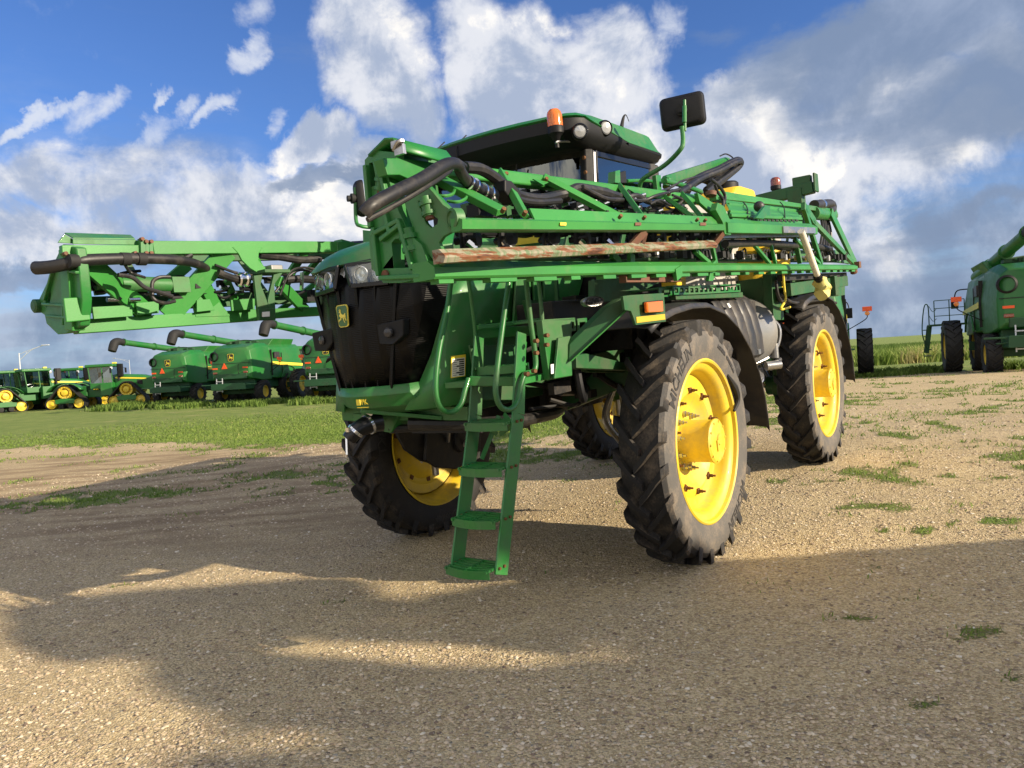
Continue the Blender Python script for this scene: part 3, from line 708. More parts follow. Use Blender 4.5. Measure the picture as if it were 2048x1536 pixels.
# ------------------------------------------------------------------ combine harvester (front = +y, right = +x)
def make_combine():
    t = thing('combine_harvester', 'green combine', 'combine')
    # rear hood / body : loft of cross sections along y
    def sec(y, wb, wt, zb, zt, zm):
        # octagonal-ish section, half widths at bottom/top
        return [(-wb, y, zb), (-wb * 1.02, y, zm), (-wt, y, zt - .22), (-wt * .82, y, zt), (wt * .82, y, zt), (wt, y, zt - .22), (wb * 1.02, y, zm), (wb, y, zb)]
    b = MB(); b.loft([sec(-4.15, 1.20, 1.12, 1.75, 3.35, 2.6), sec(-4.0, 1.38, 1.30, 1.60, 3.60, 2.6), sec(-3.0, 1.50, 1.42, 1.45, 3.85, 2.7), sec(-1.9, 1.55, 1.45, 1.45, 3.85, 2.7)])
    rear = obj('rear_body', b, 'green_far', t, bevel=.06, seg=3)
    # seam line and lower skirt
    obj('rear_skirt', MB().bb((-1.1, -4.20, 1.62), (1.1, -4.0, 1.95)), 'green_fardark', t, bevel=.03)
    obj('panel_seam', MB().bb((-1.36, -4.17, 2.60), (1.36, -4.10, 2.625)), 'mattblack', rear)
    badge(rear, (0.05, -4.17, 2.98), (1, 0, 0), (0, 0, 1), .44, .46, ('decal_yellow', 'decal_black', 'decal_yellow'), name='round_badge')
    obj('slow_vehicle_triangle', MB().plate([(-.62, -4.175, 2.28), (-.22, -4.175, 2.28), (-.42, -4.175, 2.66)], (0, -.02, 0)), 'orange', rear)
    for x in (-1.1, 1.0):
        obj('reflector', MB().bb((x - .17, -4.18, 2.27), (x + .17, -4.15, 2.36)), 'orange', rear)
        obj('tail_lamp', MB().bb((x - .15, -4.20, 1.96), (x + .15, -4.14, 2.09)), 'redlens', rear, bevel=.03)
    # outlet on left corner
    b = MB().lathe([(.20, 0), (.30, .02), (.31, .22), (.24, .26), (.22, -.1), (.02, -.12)], (-1.12, -3.95, 3.08), (0, -1, 0), 24)
    obj('air_outlet', b, 'black', t)
    # mid body side panels
    b = MB(); b.loft([sec(-1.9, 1.50, 1.45, 1.55, 3.75, 2.7), sec(-.6, 1.60, 1.50, 1.50, 3.75, 2.7), sec(1.0, 1.62, 1.50, 1.40, 3.80, 2.7), sec(2.4, 1.55, 1.42, 1.40, 3.80, 2.7)])
    mid = obj('side_body', b, 'green_far', t, bevel=.06, seg=3)
    for s in (-1, 1):
        b = MB().plate([(s * 1.66, -1.9, 2.40), (s * 1.66, 2.3, 2.25), (s * 1.66, 2.3, 2.42), (s * 1.66, -1.9, 2.62)], (s * .012, 0, 0))
        obj('yellow_stripe', b, 'decal_yellow', mid)
        # big curved side shield over the front tyre
        arc = [(s * 1.70, 0.3 + 1.25 * math.cos(a), 1.05 + 1.25 * math.sin(a)) for a in [rad(12 * k) for k in range(2, 14)]]
        b = MB().tube(arc, .035, 6); obj('wheel_arch', b, 'green_far', t)
    for s in (-1, 1):
        obj('panel_gap', MB().bb((s * 1.64, -1.925, 1.7), (s * 1.50, -1.895, 3.4)).bb((s * 1.655, -.62, 1.6), (s * 1.60, -.60, 3.2)), 'mattblack', mid)
        obj('side_vent', MB().bb((s * 1.665, -1.6, 2.85), (s * 1.60, -.9, 3.25)), 'fender', mid)
    obj('rear_grab_bar', MB().tube([(.6, -4.2, 1.95), (.6, -4.3, 2.0), (.6, -4.3, 2.45), (.6, -4.2, 2.5)], .02, 6), 'black', rear)
    obj('rear_ladder', MB().bar((-.95, -4.35, .8), (-.95, -4.3, 1.7), .04, .04).bar((-.55, -4.35, .8), (-.55, -4.3, 1.7), .04, .04).bar((-.95, -4.35, .9), (-.55, -4.35, .9), .04, .04).bar((-.95, -4.34, 1.2), (-.55, -4.34, 1.2), .04, .04).bar((-.95, -4.33, 1.5), (-.55, -4.33, 1.5), .04, .04), 'galv', rear)
    # red marker lamp arms at sides
    for s in (-1, 1):
        b = MB().tube([(s * 1.5, -2.1, 1.9), (s * 2.3, -2.3, 2.35), (s * 2.4, -2.3, 2.55)], .018, 6)
        a = obj('marker_arm', b, 'black', t)
        obj('warning_plate', MB().bb((s * 2.4 - .17, -2.36, 2.68), (s * 2.4 + .17, -2.32, 2.86)), 'orange', a, bevel=.01)
        obj('amber_lamp', MB().lathe([(.09, 0), (.08, .04), (.0, .05)], (s * 2.4, -2.32, 2.60), (0, -1, 0), 14), 'amber', a)
    # grain tank
    b = MB(); z0, z1 = 3.7, 4.15
    b.loft([[(-1.2, -1.5, z0), (1.2, -1.5, z0), (1.2, 1.7, z0), (-1.2, 1.7, z0)], [(-1.42, -1.2, z1), (1.42, -1.2, z1), (1.42, 1.7, z1), (-1.42, 1.7, z1)]])
    obj('grain_tank', b, 'green_far', t, bevel=.05)
    b = MB(); 
    for i in range(7): b.box((random.uniform(-1, 1), -2.2 + random.uniform(-.5, .5), 3.95), (random.uniform(.15, .4), random.uniform(.2, .6), random.uniform(.1, .25)))
    b.tube([(-.9, -2.7, 4.02), (0, -2.4, 4.1), (.9, -2.6, 4.0)], .04, 6)
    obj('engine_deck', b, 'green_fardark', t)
    # unloading auger folded back along the left side
    p0 = Vector((-1.2, 1.6, 3.75)); p1 = Vector((-2.5, -5.3, 4.6)); d = (p1 - p0).normalized()
    pv = p0.copy(); p1 = p1 - p0; p0 = Vector((0, 0, 0))
    b = MB().cyl(p0, p1, .23, .20, n=24)
    for k in (.3, .62, .985): q = p0 + (p1 - p0) * k; b.cyl(q - d * .04, q + d * .04, .265, n=24)
    aug = obj('unloading_auger', b, 'green_far', t); aug.location = pv
    b = MB(); b.tube([p1 - d * .05, p1 + d * .35, p1 + d * .62 + Vector((0, 0, -.14)), p1 + d * .76 + Vector((0, 0, -.42)), p1 + d * .88 + Vector((0, 0, -.72))], [.21, .26, .29, .29, .26], 18)
    obj('rubber_spout', b, 'mattblack', aug)
    # cab
    b = MB(); b.loft([[(-.85, 2.4, 1.9), (.85, 2.4, 1.9), (.80, 4.0, 1.9), (-.80, 4.0, 1.9)], [(-.92, 2.4, 3.45), (.92, 2.4, 3.45), (.9, 4.15, 3.45), (-.9, 4.15, 3.45)]])
    cabo = obj('cab', b, 'glass', t)
    b = MB()
    for x in (-.9, .9):
        for y in (2.4, 4.1): b.bar((x * .95, y, 1.9), (x, y, 3.45), .09, .09)
    obj('cab_frame', b.bb((-.9, 2.36, 3.38), (.9, 4.14, 3.46)), 'green_fardark', t)
    obj('cab_roof', MB().box((0, 3.3, 3.56), (2.1, 2.2, .28)), 'green_far', t, bevel=.1, seg=3)
    for s in (-1, 1):
        m_ = obj('mirror', MB().box((s * 1.75, 4.1, 2.85), (.28, .08, .48)).tube([(s * .95, 4.0, 3.4), (s * 1.6, 4.1, 3.4), (s * 1.75, 4.1, 3.1)], .03, 6), 'black', t, bevel=.02)
    # chassis, axles, feeder
    b = MB().bb((-1.25, -3.6, .95), (1.25, 2.4, 1.6)).bb((-.7, 2.3, .7), (.7, 4.4, 1.7)).bb((-1.2, -4.6, .95), (1.2, -3.5, 1.35)).bar((-1.7, .4, 1.0), (1.7, .4, 1.0), .3, .35).bar((-1.35, -3.0, .75), (1.35, -3.0, .75), .25, .25)
    for i in range(14):
        x = random.uniform(-1.3, 1.3); y = random.uniform(-4.3, -2.0); b.box((x, y, random.uniform(.8, 1.6)), (random.uniform(.05, .5), random.uniform(.05, .5), random.uniform(.1, .5)))
    b.bar((-1.9, -4.5, 1.30), (1.9, -4.5, 1.26), .06, .07).bar((-1.5, -4.2, 1.1), (1.6, -4.6, 1.25), .05, .05)
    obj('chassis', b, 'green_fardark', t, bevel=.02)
    # ladder and platform on the left
    b = MB().bb((-2.9, 2.3, 1.88), (-.9, 3.4, 1.96)).bar((-2.85, 2.7, 1.9), (-3.0, 2.7, .75), .06, .16).bar((-2.85, 3.2, 1.9), (-3.0, 3.2, .75), .06, .16)
    for k in range(5): b.box((-2.95, 2.95, .62 + k * .28), (.26, .5, .04))
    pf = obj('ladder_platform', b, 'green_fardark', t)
    b = MB()
    for x0, x1 in ((-2.7, -1.6), (-1.5, -1.0)):
        for x in (x0, (x0 + x1) / 2, x1): b.bar((x, 2.3, 1.95), (x, 2.3, 2.95), .035, .035)
        for z in (2.3, 2.62, 2.95): b.bar((x0, 2.3, z), (x1, 2.3, z), .03, .03)
    b.tube([(-2.95, 2.62, .9), (-3.15, 2.62, 1.6), (-3.05, 2.62, 2.7), (-2.9, 2.62, 2.75), (-2.88, 2.62, 1.95)], .025, 6)
    for z in (2.1, 2.5):
        b.tube([(-2.88, 2.5, z + .25), (-2.75, 2.4, z), (-2.62, 2.35, z + .1)], .012, 5)
    obj('railing', b, 'green_fardark', pf)
    # wheels
    for s in (-1, 1):
        for x in (1.32, 2.3):
            simple_wheel(t, (s * x, .4, 1.03), 1.03, .60, .55, 18, s)
        simple_wheel(t, (s * 1.45, -3.0, .72), .74, .5, .38, 16, s)
    return t

comb = make_combine()
def yawf(fx, fy): return math.atan2(-fx, fy)
def gz(x, y): return float(ground_z(x, y, False))
CG = 'combines parked in the yard'
def pos(px, D):
    # point at forward distance D seen at column px on the flat ground
    dv = _f + CR * ((px - 1024) / FPX); return dv.x / dv.y * D, D
places = [(-23.2, 56.0, (.19, .98), 'green combine with folded auger beside the tracked tractors, leftmost of its row'),
          (-16.9, 51.0, (.19, .98), 'green combine in the middle of the three combines at the left'),
          (-9.9, 47.0, (.19, .98), 'green combine partly hidden behind the black grille of the sprayer'),
          (12.7, 31.9, (.42, .91), 'green combine almost wholly hidden behind the rear of the big sprayer'),
          (19.5, 28.2, (.42, .91), 'green combine cut off by the right edge, with ladder and railing showing')]
for i, (x, y, fw, lab) in enumerate(places):
    o = comb if i == 0 else copy_tree(comb)
    o.location = (x, y, gz(x, y)); o.rotation_euler = (0, 0, yawf(*fw)); o['label'] = lab; o['category'] = 'combine'; o['group'] = CG
    if i >= 3:
        for c_ in kids(o):
            if c_.name.startswith('unloading_auger'): c_.rotation_euler = (0, 0, rad(15))

# ------------------------------------------------------------------ articulated tracked tractor (front = +x, left = +y)
def make_tractor():
    t = thing('tracked_tractor', 'tracked tractor', 'tractor')
    def track(cx, s):
        # triangular rubber track unit; side s
        y = s * 1.15; hw = .38
        top = (cx, 1.42, .50); fr = (cx + 1.02, .40, .38); re = (cx - 1.02, .40, .38)
        b = MB().lathe([(.50, -hw), (.50, hw)], (cx, y, 1.30), (0, 1, 0), 28).lathe([(.48, s * hw * .9), (.36, s * hw * .85), (.33, s * hw * .4), (.24, s * hw * .5), (.22, s * hw * 1.05), (.01, s * hw * 1.1)], (cx, y, 1.30), (0, 1, 0), 28)
        for k in range(12):
            a = k * math.pi / 6; b.box((cx + .42 * math.cos(a), y + s * hw * .9, 1.30 + .42 * math.sin(a)), (.07, .05, .07))
        for q in (-1.02, 1.02):
            b.lathe([(.36, -hw), (.36, hw), (.34, s * hw), (.30, s * hw * .8), (.12, s * hw * .9), (.01, s * hw)] if s > 0 else [(.36, hw), (.36, -hw), (.34, -hw), (.30, -hw * .8), (.12, -hw * .9), (.01, -hw)], (cx + q, y, .42), (0, 1, 0), 24)
        w = obj('track_wheel', b, 'yellow', t)
        # belt loop
        loop = []
        def arc(c, r, a0, a1, n):
            for i in range(n + 1):
                a = rad(a0 + (a1 - a0) * i / n); loop.append((c[0] + r * math.cos(a), c[1] + r * math.sin(a)))
        arc((cx, 1.30), .54, 140, 40, 8); arc((cx + 1.02, .42), .40, 40, -90, 8); arc((cx - 1.02, .42), .40, -90, -220, 8)
        b = MB(); n = len(loop)
        rings = []
        for i, (x, z) in enumerate(loop):
            x0, z0 = loop[i - 1]; x1, z1 = loop[(i + 1) % n]; tx, tz = x1 - x0, z1 - z0; l = math.hypot(tx, tz); nx, nz = -tz / l, tx / l
            rings.append([(x, y - hw, z), (x + nx * .06, y - hw, z + nz * .06), (x + nx * .06, y + hw, z + nz * .06), (x, y + hw, z)])
        rings.append(rings[0]); b.loft(rings, cap=False)
        P = [Vector((x, 0, z)) for x, z in loop] + [Vector((loop[0][0], 0, loop[0][1]))]
        for i in range(n):
            a, c = P[i], P[i + 1]; L = (c - a).length; k = max(1, int(L / .16))
            dn = (c - a).normalized(); nn = Vector((-dn.z, 0, dn.x))
            for j in range(k):
                q = a + (c - a) * ((j + .5) / k) + nn * .075; b.bar(q - dn * .035 + Vector((0, y, 0)), q + dn * .035 + Vector((0, y, 0)), hw * 1.95, .04, up=nn)
        obj('rubber_belt', b, 'tread_far', w)
        b = MB()
        for q in (-.35, .35): b.lathe([(.2, -hw * .8), (.2, hw * .8), (.1, s * hw * .85), (.01, s * hw * .85)] if s > 0 else [(.2, hw * .8), (.2, -hw * .8), (.1, -hw * .85), (.01, -hw * .85)], (cx + q, y, .26), (0, 1, 0), 16)
        obj('rollers', b, 'mattblack', w)
        b = MB().plate([(cx - .7, y + s * .3, .45), (cx + .7, y + s * .3, .45), (cx + .75, y + s * .3, .75), (cx + .2, y + s * .3, .85), (cx - .2, y + s * .3, .85), (cx - .75, y + s * .3, .75)], (0, s * .1, 0))
        obj('track_frame', b, 'green_far', w, bevel=.02)
    for cx in (-2.3, 2.35):
        for s in (1, -1): track(cx, s)
    # rear frame + fenders, centre joint
    b = MB().bb((-3.6, -.6, .9), (-1.0, .6, 1.75)).bb((-1.2, -.4, .8), (.3, .4, 1.4)).bb((-3.9, -.5, .8), (-3.4, .5, 1.3))
    obj('rear_frame', b, 'green_far', t, bevel=.05)
    for cx in (-2.3,):
        for s in (1, -1):
            arcp = [(cx + 1.45 * math.cos(rad(a)) * .95, 1.05 + 1.0 * math.sin(rad(a))) for a in range(160, 10, -15)]
            b = MB().loft([[(x, s * .7, z), (x, s * 1.6, z)] for x, z in arcp], closed=False, cap=False)
            obj('fender', b, 'green_far', t, solid=.04)
    # hood
    def hs(x, w, z0, z1): return [(x, -w, z0), (x, -w, z1 - .15), (x, -w * .75, z1), (x, w * .75, z1), (x, w, z1 - .15), (x, w, z0)]
    b = MB().loft([hs(1.2, .62, 1.2, 2.55), hs(3.2, .60, 1.2, 2.40), hs(4.1, .52, 1.25, 2.15), hs(4.3, .42, 1.35, 1.85)])
    h = obj('hood', b, 'green_far', t, bevel=.05)
    for s in (1, -1):
        obj('yellow_stripe', MB().plate([(1.25, s * .63, 2.20), (3.6, s * .605, 2.02), (3.6, s * .605, 2.12), (1.25, s * .63, 2.32)], (0, s * .012, 0)), 'decal_yellow', h)
        obj('side_grille', MB().plate([(2.9, s * .615, 1.7), (3.3, s * .61, 1.6), (3.3, s * .61, 1.95), (2.9, s * .615, 2.0)], (0, s * .015, 0)), 'mattblack', h)
        obj('steps', MB().bb((.35, s * .75, .9), (1.25, s * 1.35, 1.9)).bb((.5, s * 1.3, .5), (1.1, s * 1.45, .56)), 'green_far', t, bevel=.08)
    # exhaust & intake
    obj('exhaust_stack', MB().cyl((1.55, -.75, 2.0), (1.55, -.75, 3.35), .09).box((1.75, -.78, 2.85), (.34, .25, 1.0)), 'black', t, bevel=.02)
    # cab
    b = MB().loft([[(-.55, -.8, 1.75), (1.1, -.8, 1.75), (1.1, .8, 1.75), (-.55, .8, 1.75)], [(-.7, -.82, 3.15), (1.0, -.78, 3.15), (1.0, .78, 3.15), (-.7, .82, 3.15)]])
    obj('cab', b, 'glass', t)
    b = MB()
    for y in (-.82, .82):
        for x, x2 in ((-.58, -.72), (.35, .3), (1.12, 1.02)): b.bar((x, y, 1.7), (x2, y, 3.2), .07, .07)
    b.bb((-.62, -.86, 1.45), (1.2, .86, 1.9))
    obj('cab_frame', b, 'green_far', t, bevel=.02)
    obj('seat', MB().bb((-.1, -.3, 1.9), (.4, .3, 2.1)).bb((-.2, -.28, 2.1), (-.05, .28, 2.75)), 'seat', t, bevel=.03)
    r = obj('cab_roof', MB().box((.15, 0, 3.28), (2.15, 1.85, .24)), 'green_far', t, bevel=.08, seg=3)
    obj('satellite_dome', MB().box((1.0, 0, 3.46), (.28, .3, .12)), 'decal_yellow', r, bevel=.03)
    for s in (1, -1):
        obj('mirror', MB().box((1.25, s * 1.45, 2.85), (.08, .22, .42)).tube([(1.05, s * .8, 3.0), (1.2, s * 1.35, 3.05), (1.25, s * 1.45, 2.9)], .02, 5), 'black', t, bevel=.02)
    for s in (1, -1): obj('lamp', MB().box((1.12, s * .95, 3.05), (.16, .14, .2)), 'orange' if s > 0 else 'clear', t, bevel=.02)
    return t
trac = make_tractor()
TG = 'tracked tractors parked at the left'
for i, (px, D, yaw, lab) in enumerate([(206, 60, 0.10, 'tracked tractor fully in view right beside the row of combines'),
                                       (140, 65.5, 0.14, 'tracked tractor whose cab shows just behind the nearest tracked tractor'),
                                       (64, 61, 0.85, 'tracked tractor turned partly away, third from the combines'),
                                       (6, 62, 0.85, 'tracked tractor cut off by the left edge of the picture')]):
    o = trac if i == 0 else copy_tree(trac)
    x, y = pos(px, D); o.location = (x, y, gz(x, y)); o.rotation_euler = (0, 0, yaw); o['label'] = lab; o['category'] = 'tractor'; o['group'] = TG

# ------------------------------------------------------------------ street lamps
def lamp_post(px, D, H, arm, lab):
    x, y = pos(px, D); t = thing('street_lamp', lab, 'street lamp', (x, y, gz(x, y)))
    obj('pole', MB().cyl((0, 0, 0), (0, 0, H), .10, .06, n=10), 'galv', t)
    obj('arm', MB().tube([(0, 0, H - .9), (arm * .5, 0, H + .25), (arm, 0, H + .75)], .035, 6).tube([(0, 0, H - .15), (arm * .5, 0, H + .35), (arm, 0, H + .78)], .035, 6).bar((arm * .3, 0, H - .2), (arm * .3, 0, H + .2), .03, .03), 'galv', t)
    obj('lamp_head', MB().box((arm + .35, 0, H + .80), (.9, .3, .12)), 'galv', t, bevel=.04)
lamp_post(43, 92, 6.3, 3.0, 'tall grey street lamp with long double arm above the left tractors')
lamp_post(262, 230, 8.6, -5.0, 'distant thin street lamp seen between tractor and combine')

# ------------------------------------------------------------------ corn field, scrub, weeds
def build_far_plants():
    # corn rows at the right horizon
    N = 42000
    X = RNG.uniform(45, 150, N); Y = RNG.uniform(108, 150, N); row = np.round(Y / .9) * .9; Y = row + RNG.normal(0, .08, N)
    h = RNG.uniform(1.5, 2.0, N); w = RNG.uniform(.12, .22, N)
    o = blades('corn_field', X, Y, h, w, 'tall green corn field on the rise behind the scrub at right', 'corn field', tone=np.clip(RNG.normal(.12, .12, N), 0, .6), lean=.35, dz=-0.1)
    N = 60000
    X = RNG.uniform(22, 75, N); Y = RNG.uniform(57, 74, N); c = fbm(X, Y, 3.0, 61, 4)
    k = c > .36; X, Y, c = X[k], Y[k], c[k]; n = len(X)
    h = RNG.uniform(.45, 1.15, n) * (0.45 + 1.1 * c) ; w = RNG.uniform(.06, .16, n)
    blades('scrub', X, Y, h * 1.15, w, 'olive scrub and tall weeds between the grass strip and the corn', 'scrub', tone=np.clip(.42 + (fbm(X, Y, 2.2, 71, 3) - .3) * 1.3 + RNG.normal(0, .14, n), 0, 1), lean=.9)
    # weeds below the machines
    pts = []
    for x0, y0, x1, y1, k, s, hh in ((-27, 50, -22, 49.2, 3600, .8, .42), (-22, 47.8, -12, 42.2, 5200, .7, .30), (-12, 42.2, -8, 41, 1500, .7, .3), (18.6, 31.6, 28, 28.6, 5200, .5, .30), (14.5, 33, 18.6, 31.8, 1800, .5, .28), (12.5, 29.5, 16, 31.0, 900, .5, .18)):
        u = RNG.random(k); pts.append((x0 + (x1 - x0) * u + RNG.normal(0, s, k), y0 + (y1 - y0) * u + RNG.normal(0, s, k), np.full(k, hh)))
    X = np.concatenate([p[0] for p in pts]); Y = np.concatenate([p[1] for p in pts]); hb = np.concatenate([p[2] for p in pts])
    c = fbm(X, Y, 1.4, 91, 3); k = c > .45; X, Y, hb, c = X[k], Y[k], hb[k], c[k]; n = len(X)
    blades('weeds', X, Y, hb * (0.3 + 1.4 * c) * RNG.uniform(.5, 1.2, n), RNG.uniform(.05, .12, n), 'ragged dark green weeds growing round the wheels of the parked machines', 'weeds', tone=np.clip(RNG.normal(.3, .17, n), 0, .8), lean=.9)
build_far_plants()

# ------------------------------------------------------------------ made-up shed and tree outside the frame, shaped to cast the foreground shade
def build_offside():
    d1 = Vector((TO_SUN.x, TO_SUN.y, 0)).normalized(); k = math.tan(SUN_EL)
    t = thing('shade_caster_shed', 'added unseen shed, its profile shaped to cast the foreground shade', 'shed', (0, 0, 0))
    prof = [(4.9, -.2), (4.9, 1.2), (2.55, 2.85), (1.50, 3.95), (1.25, 4.15), (-26, 4.15), (-26, -.2)]  # made-up profile, worked back from the shade edge on the ground
    obj('wall', MB().plate([Vector((11.0, y, z)) for y, z in prof], d1 * 3.0), 'galv', t)
    roof = [(4.95, 1.22), (2.56, 2.90), (1.51, 4.0), (1.26, 4.2), (-26.1, 4.2)]
    obj('roof', MB().loft([[Vector((10.95, y, z)) for y, z in roof] + [Vector((10.95, y, z + .04)) for y, z in reversed(roof)], [Vector((10.95, y, z)) + d1 * 3.1 for y, z in roof] + [Vector((10.95, y, z + .04)) + d1 * 3.1 for y, z in reversed(roof)]]), 'stainless', t)
    obj('door', MB().bb((10.96, -9, 0), (10.995, -5, 3.2)), 'white', t)
    # added unseen tree: leaves set along sun rays from the wanted shade outline
    tr = thing('shade_caster_tree', 'added unseen tree, its leaves shaped to cast the ragged shade edge', 'tree', (0, 0, 0))
    N = 60000
    Xs = RNG.uniform(-4.8, 1.4, N); Ys = RNG.uniform(2.0, 7.6, N)
    nn = (fbm(Xs, Ys, 1.1, 5, 3) - .5)
    keep = (((Xs + 2.5) / 1.35) ** 2 + ((Ys - 5.85) / .50) ** 2 + nn * 1.2 < 1) | (((Xs + .7) / 1.45) ** 2 + ((Ys - 4.7) / .95) ** 2 + nn < 1) | (((Xs + 2.3) / 1.5) ** 2 + ((Ys - 5.45) / .65) ** 2 + nn < 1) | (((Xs + .1) / 1.35) ** 2 + ((Ys - 3.2) / 1.3) ** 2 + nn * .8 < 1)
    keep |= ((Xs - .1) / 1.1) ** 2 + ((Ys - 5.25) / .55) ** 2 + nn * .6 < 1
    hole = (((Xs + .55) / 1.10) ** 2 + ((Ys - 4.50 + .26 * (Xs + .55)) / .19) ** 2 < 1 - nn * .8) | (((Xs + 1.5) / .4) ** 2 + ((Ys - 4.85) / .06) ** 2 < 1) | (((Xs + .75) / .30) ** 2 + ((Ys - 5.1) / .05) ** 2 < 1) | (((Xs + 1.15) / .32) ** 2 + ((Ys - 3.52) / .11) ** 2 < 1)
    keep &= ~hole
    Xs, Ys = Xs[keep], Ys[keep]; n = len(Xs); X = 12.6 + RNG.uniform(-.8, .8, n); L = (X - Xs) / d1.x
    C = np.stack([X, Ys + d1.y * L, L * k], 1)
    s = RNG.uniform(.045, .085, n); th = RNG.uniform(0, 6.28, n); ph = RNG.uniform(-.9, .9, n)
    e1 = np.stack([np.cos(th) * np.cos(ph), np.sin(th) * np.cos(ph), np.sin(ph)], 1); e2 = np.stack([-np.sin(th), np.cos(th), RNG.uniform(-.8, .8, n)], 1)
    P = np.stack([C - e1 * s[:, None], C + e2 * s[:, None] * .5, C + e1 * s[:, None], C - e2 * s[:, None] * .5], 1)
    o = np_mesh('crown', P.reshape(-1, 3), np.arange(4 * n), 4, [M['blades']], np.repeat(np.clip(RNG.normal(.3, .15, n), 0, .8), 4)); o.parent = tr
    b = MB().tube([(12.9, -1.2, -.2), (12.9, -1.25, 2.2), (12.7, -1.0, 4.3), (12.7, -.3, 5.4)], [.22, .16, .12, .05], 10).tube([(12.85, -1.2, 3.4), (12.7, -1.8, 4.6), (12.6, -2.2, 5.1)], [.1, .07, .03], 8)
    obj('trunk', b, 'rustbolt', tr)
build_offside()
# ==================================================================  THE SPRAYER
# local frame: x = machine's left (towards the viewer), y = rearwards, z = up; origin on the ground under the front axle
VMI = VM.inverted(); CL = VMI @ CAM
def at(px, py, ax, val):
    d = (VMI.to_3x3() @ (_f + CR * ((px - 1024) / FPX) + CU * ((768 - py) / FPX))); i = 'xyz'.index(ax)
    return CL + d * ((val - CL[i]) / d[i])
sp = thing('crop_sprayer', 'big green crop sprayer with folded booms, yellow wheels and a ladder let down', 'sprayer', mw=VM)

# ---------------- wheels
tyre_me = tyre_mb(.985, .46, .655, 24, .050, 1, .058, 100, ang=.25).mesh('tyre', ['tread', 'treadside', 'sidewall'])
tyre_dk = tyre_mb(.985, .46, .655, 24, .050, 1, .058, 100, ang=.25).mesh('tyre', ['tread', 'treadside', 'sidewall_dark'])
def rim_mb():
    b = MB()
    b.lathe([(.665, .19), (.668, .205), (.655, .215), (.640, .205), (.632, .17), (.600, .155), (.580, .13), (.568, .09), (.560, .035), (.548, .015), (.515, .02), (.46, .018), (.43, .040), (.40, .045), (.36, .020), (.33, -.01), (.28, -.025), (.24, -.03), (.17, -.03)], (0, 0, 0), (1, 0, 0), 72)
    b.lathe([(.665, .19), (.645, .16), (.63, .10), (.60, .05), (.60, -.10), (.63, -.16), (.648, -.19), (.66, -.205), (.668, -.215), (.655, -.22), (.635, -.20), (.615, -.15), (.590, -.10), (.575, -.02), (.565, .02)], (0, 0, 0), (1, 0, 0), 72)
    return b
rim_me = rim_mb().mesh('wheel', 'yellow')
b = MB().lathe([(.185, -.03), (.178, -.01), (.172, .01), (.172, .255), (.180, .260), (.180, .275), (.160, .290), (.10, .293), (.03, .290), (0.002, .285)], (0, 0, 0), (1, 0, 0), 48)
for k in range(10):
    a = k * math.pi / 5; b.cyl((.268, .158 * math.cos(a), .158 * math.sin(a)), (.296, .158 * math.cos(a), .158 * math.sin(a)), .010, n=6)
b.lathe([(.05, .29), (.045, .305), (.0, .305)], (0, 0.02, 0.01), (1, 0, 0), 16).box((.295, -.035, -.03), (.02, .02, .09))
hub_me = b.mesh('hub', 'yellow')
b = MB()
for k in range(10):
    a = (k + .5) * math.pi / 5; y, z = .225 * math.cos(a), .225 * math.sin(a)
    b.cyl((-.03, y, z), (-.005, y, z), .026, n=10).cyl((-.01, y, z), (.03, y, z), .018, n=6).cyl((.02, y, z), (.065, y, z), .009, n=8)
nut_me = MB().cyl((-.03, 0, 0), (-.005, 0, 0), .026, n=10).cyl((-.01, 0, 0), (.03, 0, 0), .018, n=6).cyl((.02, 0, 0), (.065, 0, 0), .009, n=8).mesh('wheel_nut', 'steel')
b = MB().box((.0, 0, 0), (.03, .045, .045)).cyl((.0, 0, 0), (.05, 0, 0), .014, n=8).cyl((.05, 0, 0), (.08, 0, 0), .009, n=6)
clamp_me = b.mesh('rim_clamp', 'rustbolt')
def sprayer_wheel(x, y, flip, tme, spin=0.0):
    w = obj('wheel', rim_me, None, sp); w.location = (x, y, .955); w.scale = (flip * .84, 1, 1); w.rotation_euler = (spin, 0, 0)
    obj('tyre', tme, None, w); obj('hub', hub_me, None, w); 
    for k in range(10): a = (k + .5) * math.pi / 5; o = obj('wheel_nut', nut_me, None, w); o.location = (0, .225 * math.cos(a), .225 * math.sin(a))
    for k in range(10):
        a = k * math.pi / 5 + .25; o = obj('rim_clamp', clamp_me, None, w); o.location = (.045, .415 * math.cos(a), .415 * math.sin(a)); o.rotation_euler = (a - math.pi / 2, 0, 0)
    return w
TW = 1.40
wFL = sprayer_wheel(TW + .08, 0, 1, tyre_me, .05); wRL = sprayer_wheel(TW + .08, 3.99, 1, tyre_me, .2)
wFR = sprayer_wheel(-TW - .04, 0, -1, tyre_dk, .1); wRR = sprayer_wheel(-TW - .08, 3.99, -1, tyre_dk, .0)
def tyre_text(parent, txt, size, ang, r, side, flip=1, m='tyre_print'):
    # lettering bent along the sidewall; ang measured from the top towards the front (deg)
    def warp(c):
        rr = r + c.y; a = rad(ang) - flip * c.x / r
        q = .228 - abs(rr - .80) * .04
        return Vector((side * (q + .004 + c.z), -rr * math.sin(a), rr * math.cos(a)))
    o = text_obj('tyre_lettering', txt, size, m, parent, (0, 0, 0), (1, 0, 0), (0, 1, 0), .002, .002, warp)
    return o
tyre_text(wFL, 'MICHELIN', .135, 38, .80, 1); tyre_text(wFL, 'MICHELIN', .12, 212, .80, 1); tyre_text(wFL, 'AGRIBIB  480/80R46', .05, -40, .80, 1)
tyre_text(wRL, 'BKT', .14, -8, .80, 1); tyre_text(wRL, 'BKT', .12, 205, .80, 1)
tyre_text(wFR, 'BKT', .14, 75, .80, -1, -1); tyre_text(wFR, '480/80R50', .09, 175, .80, -1, -1)
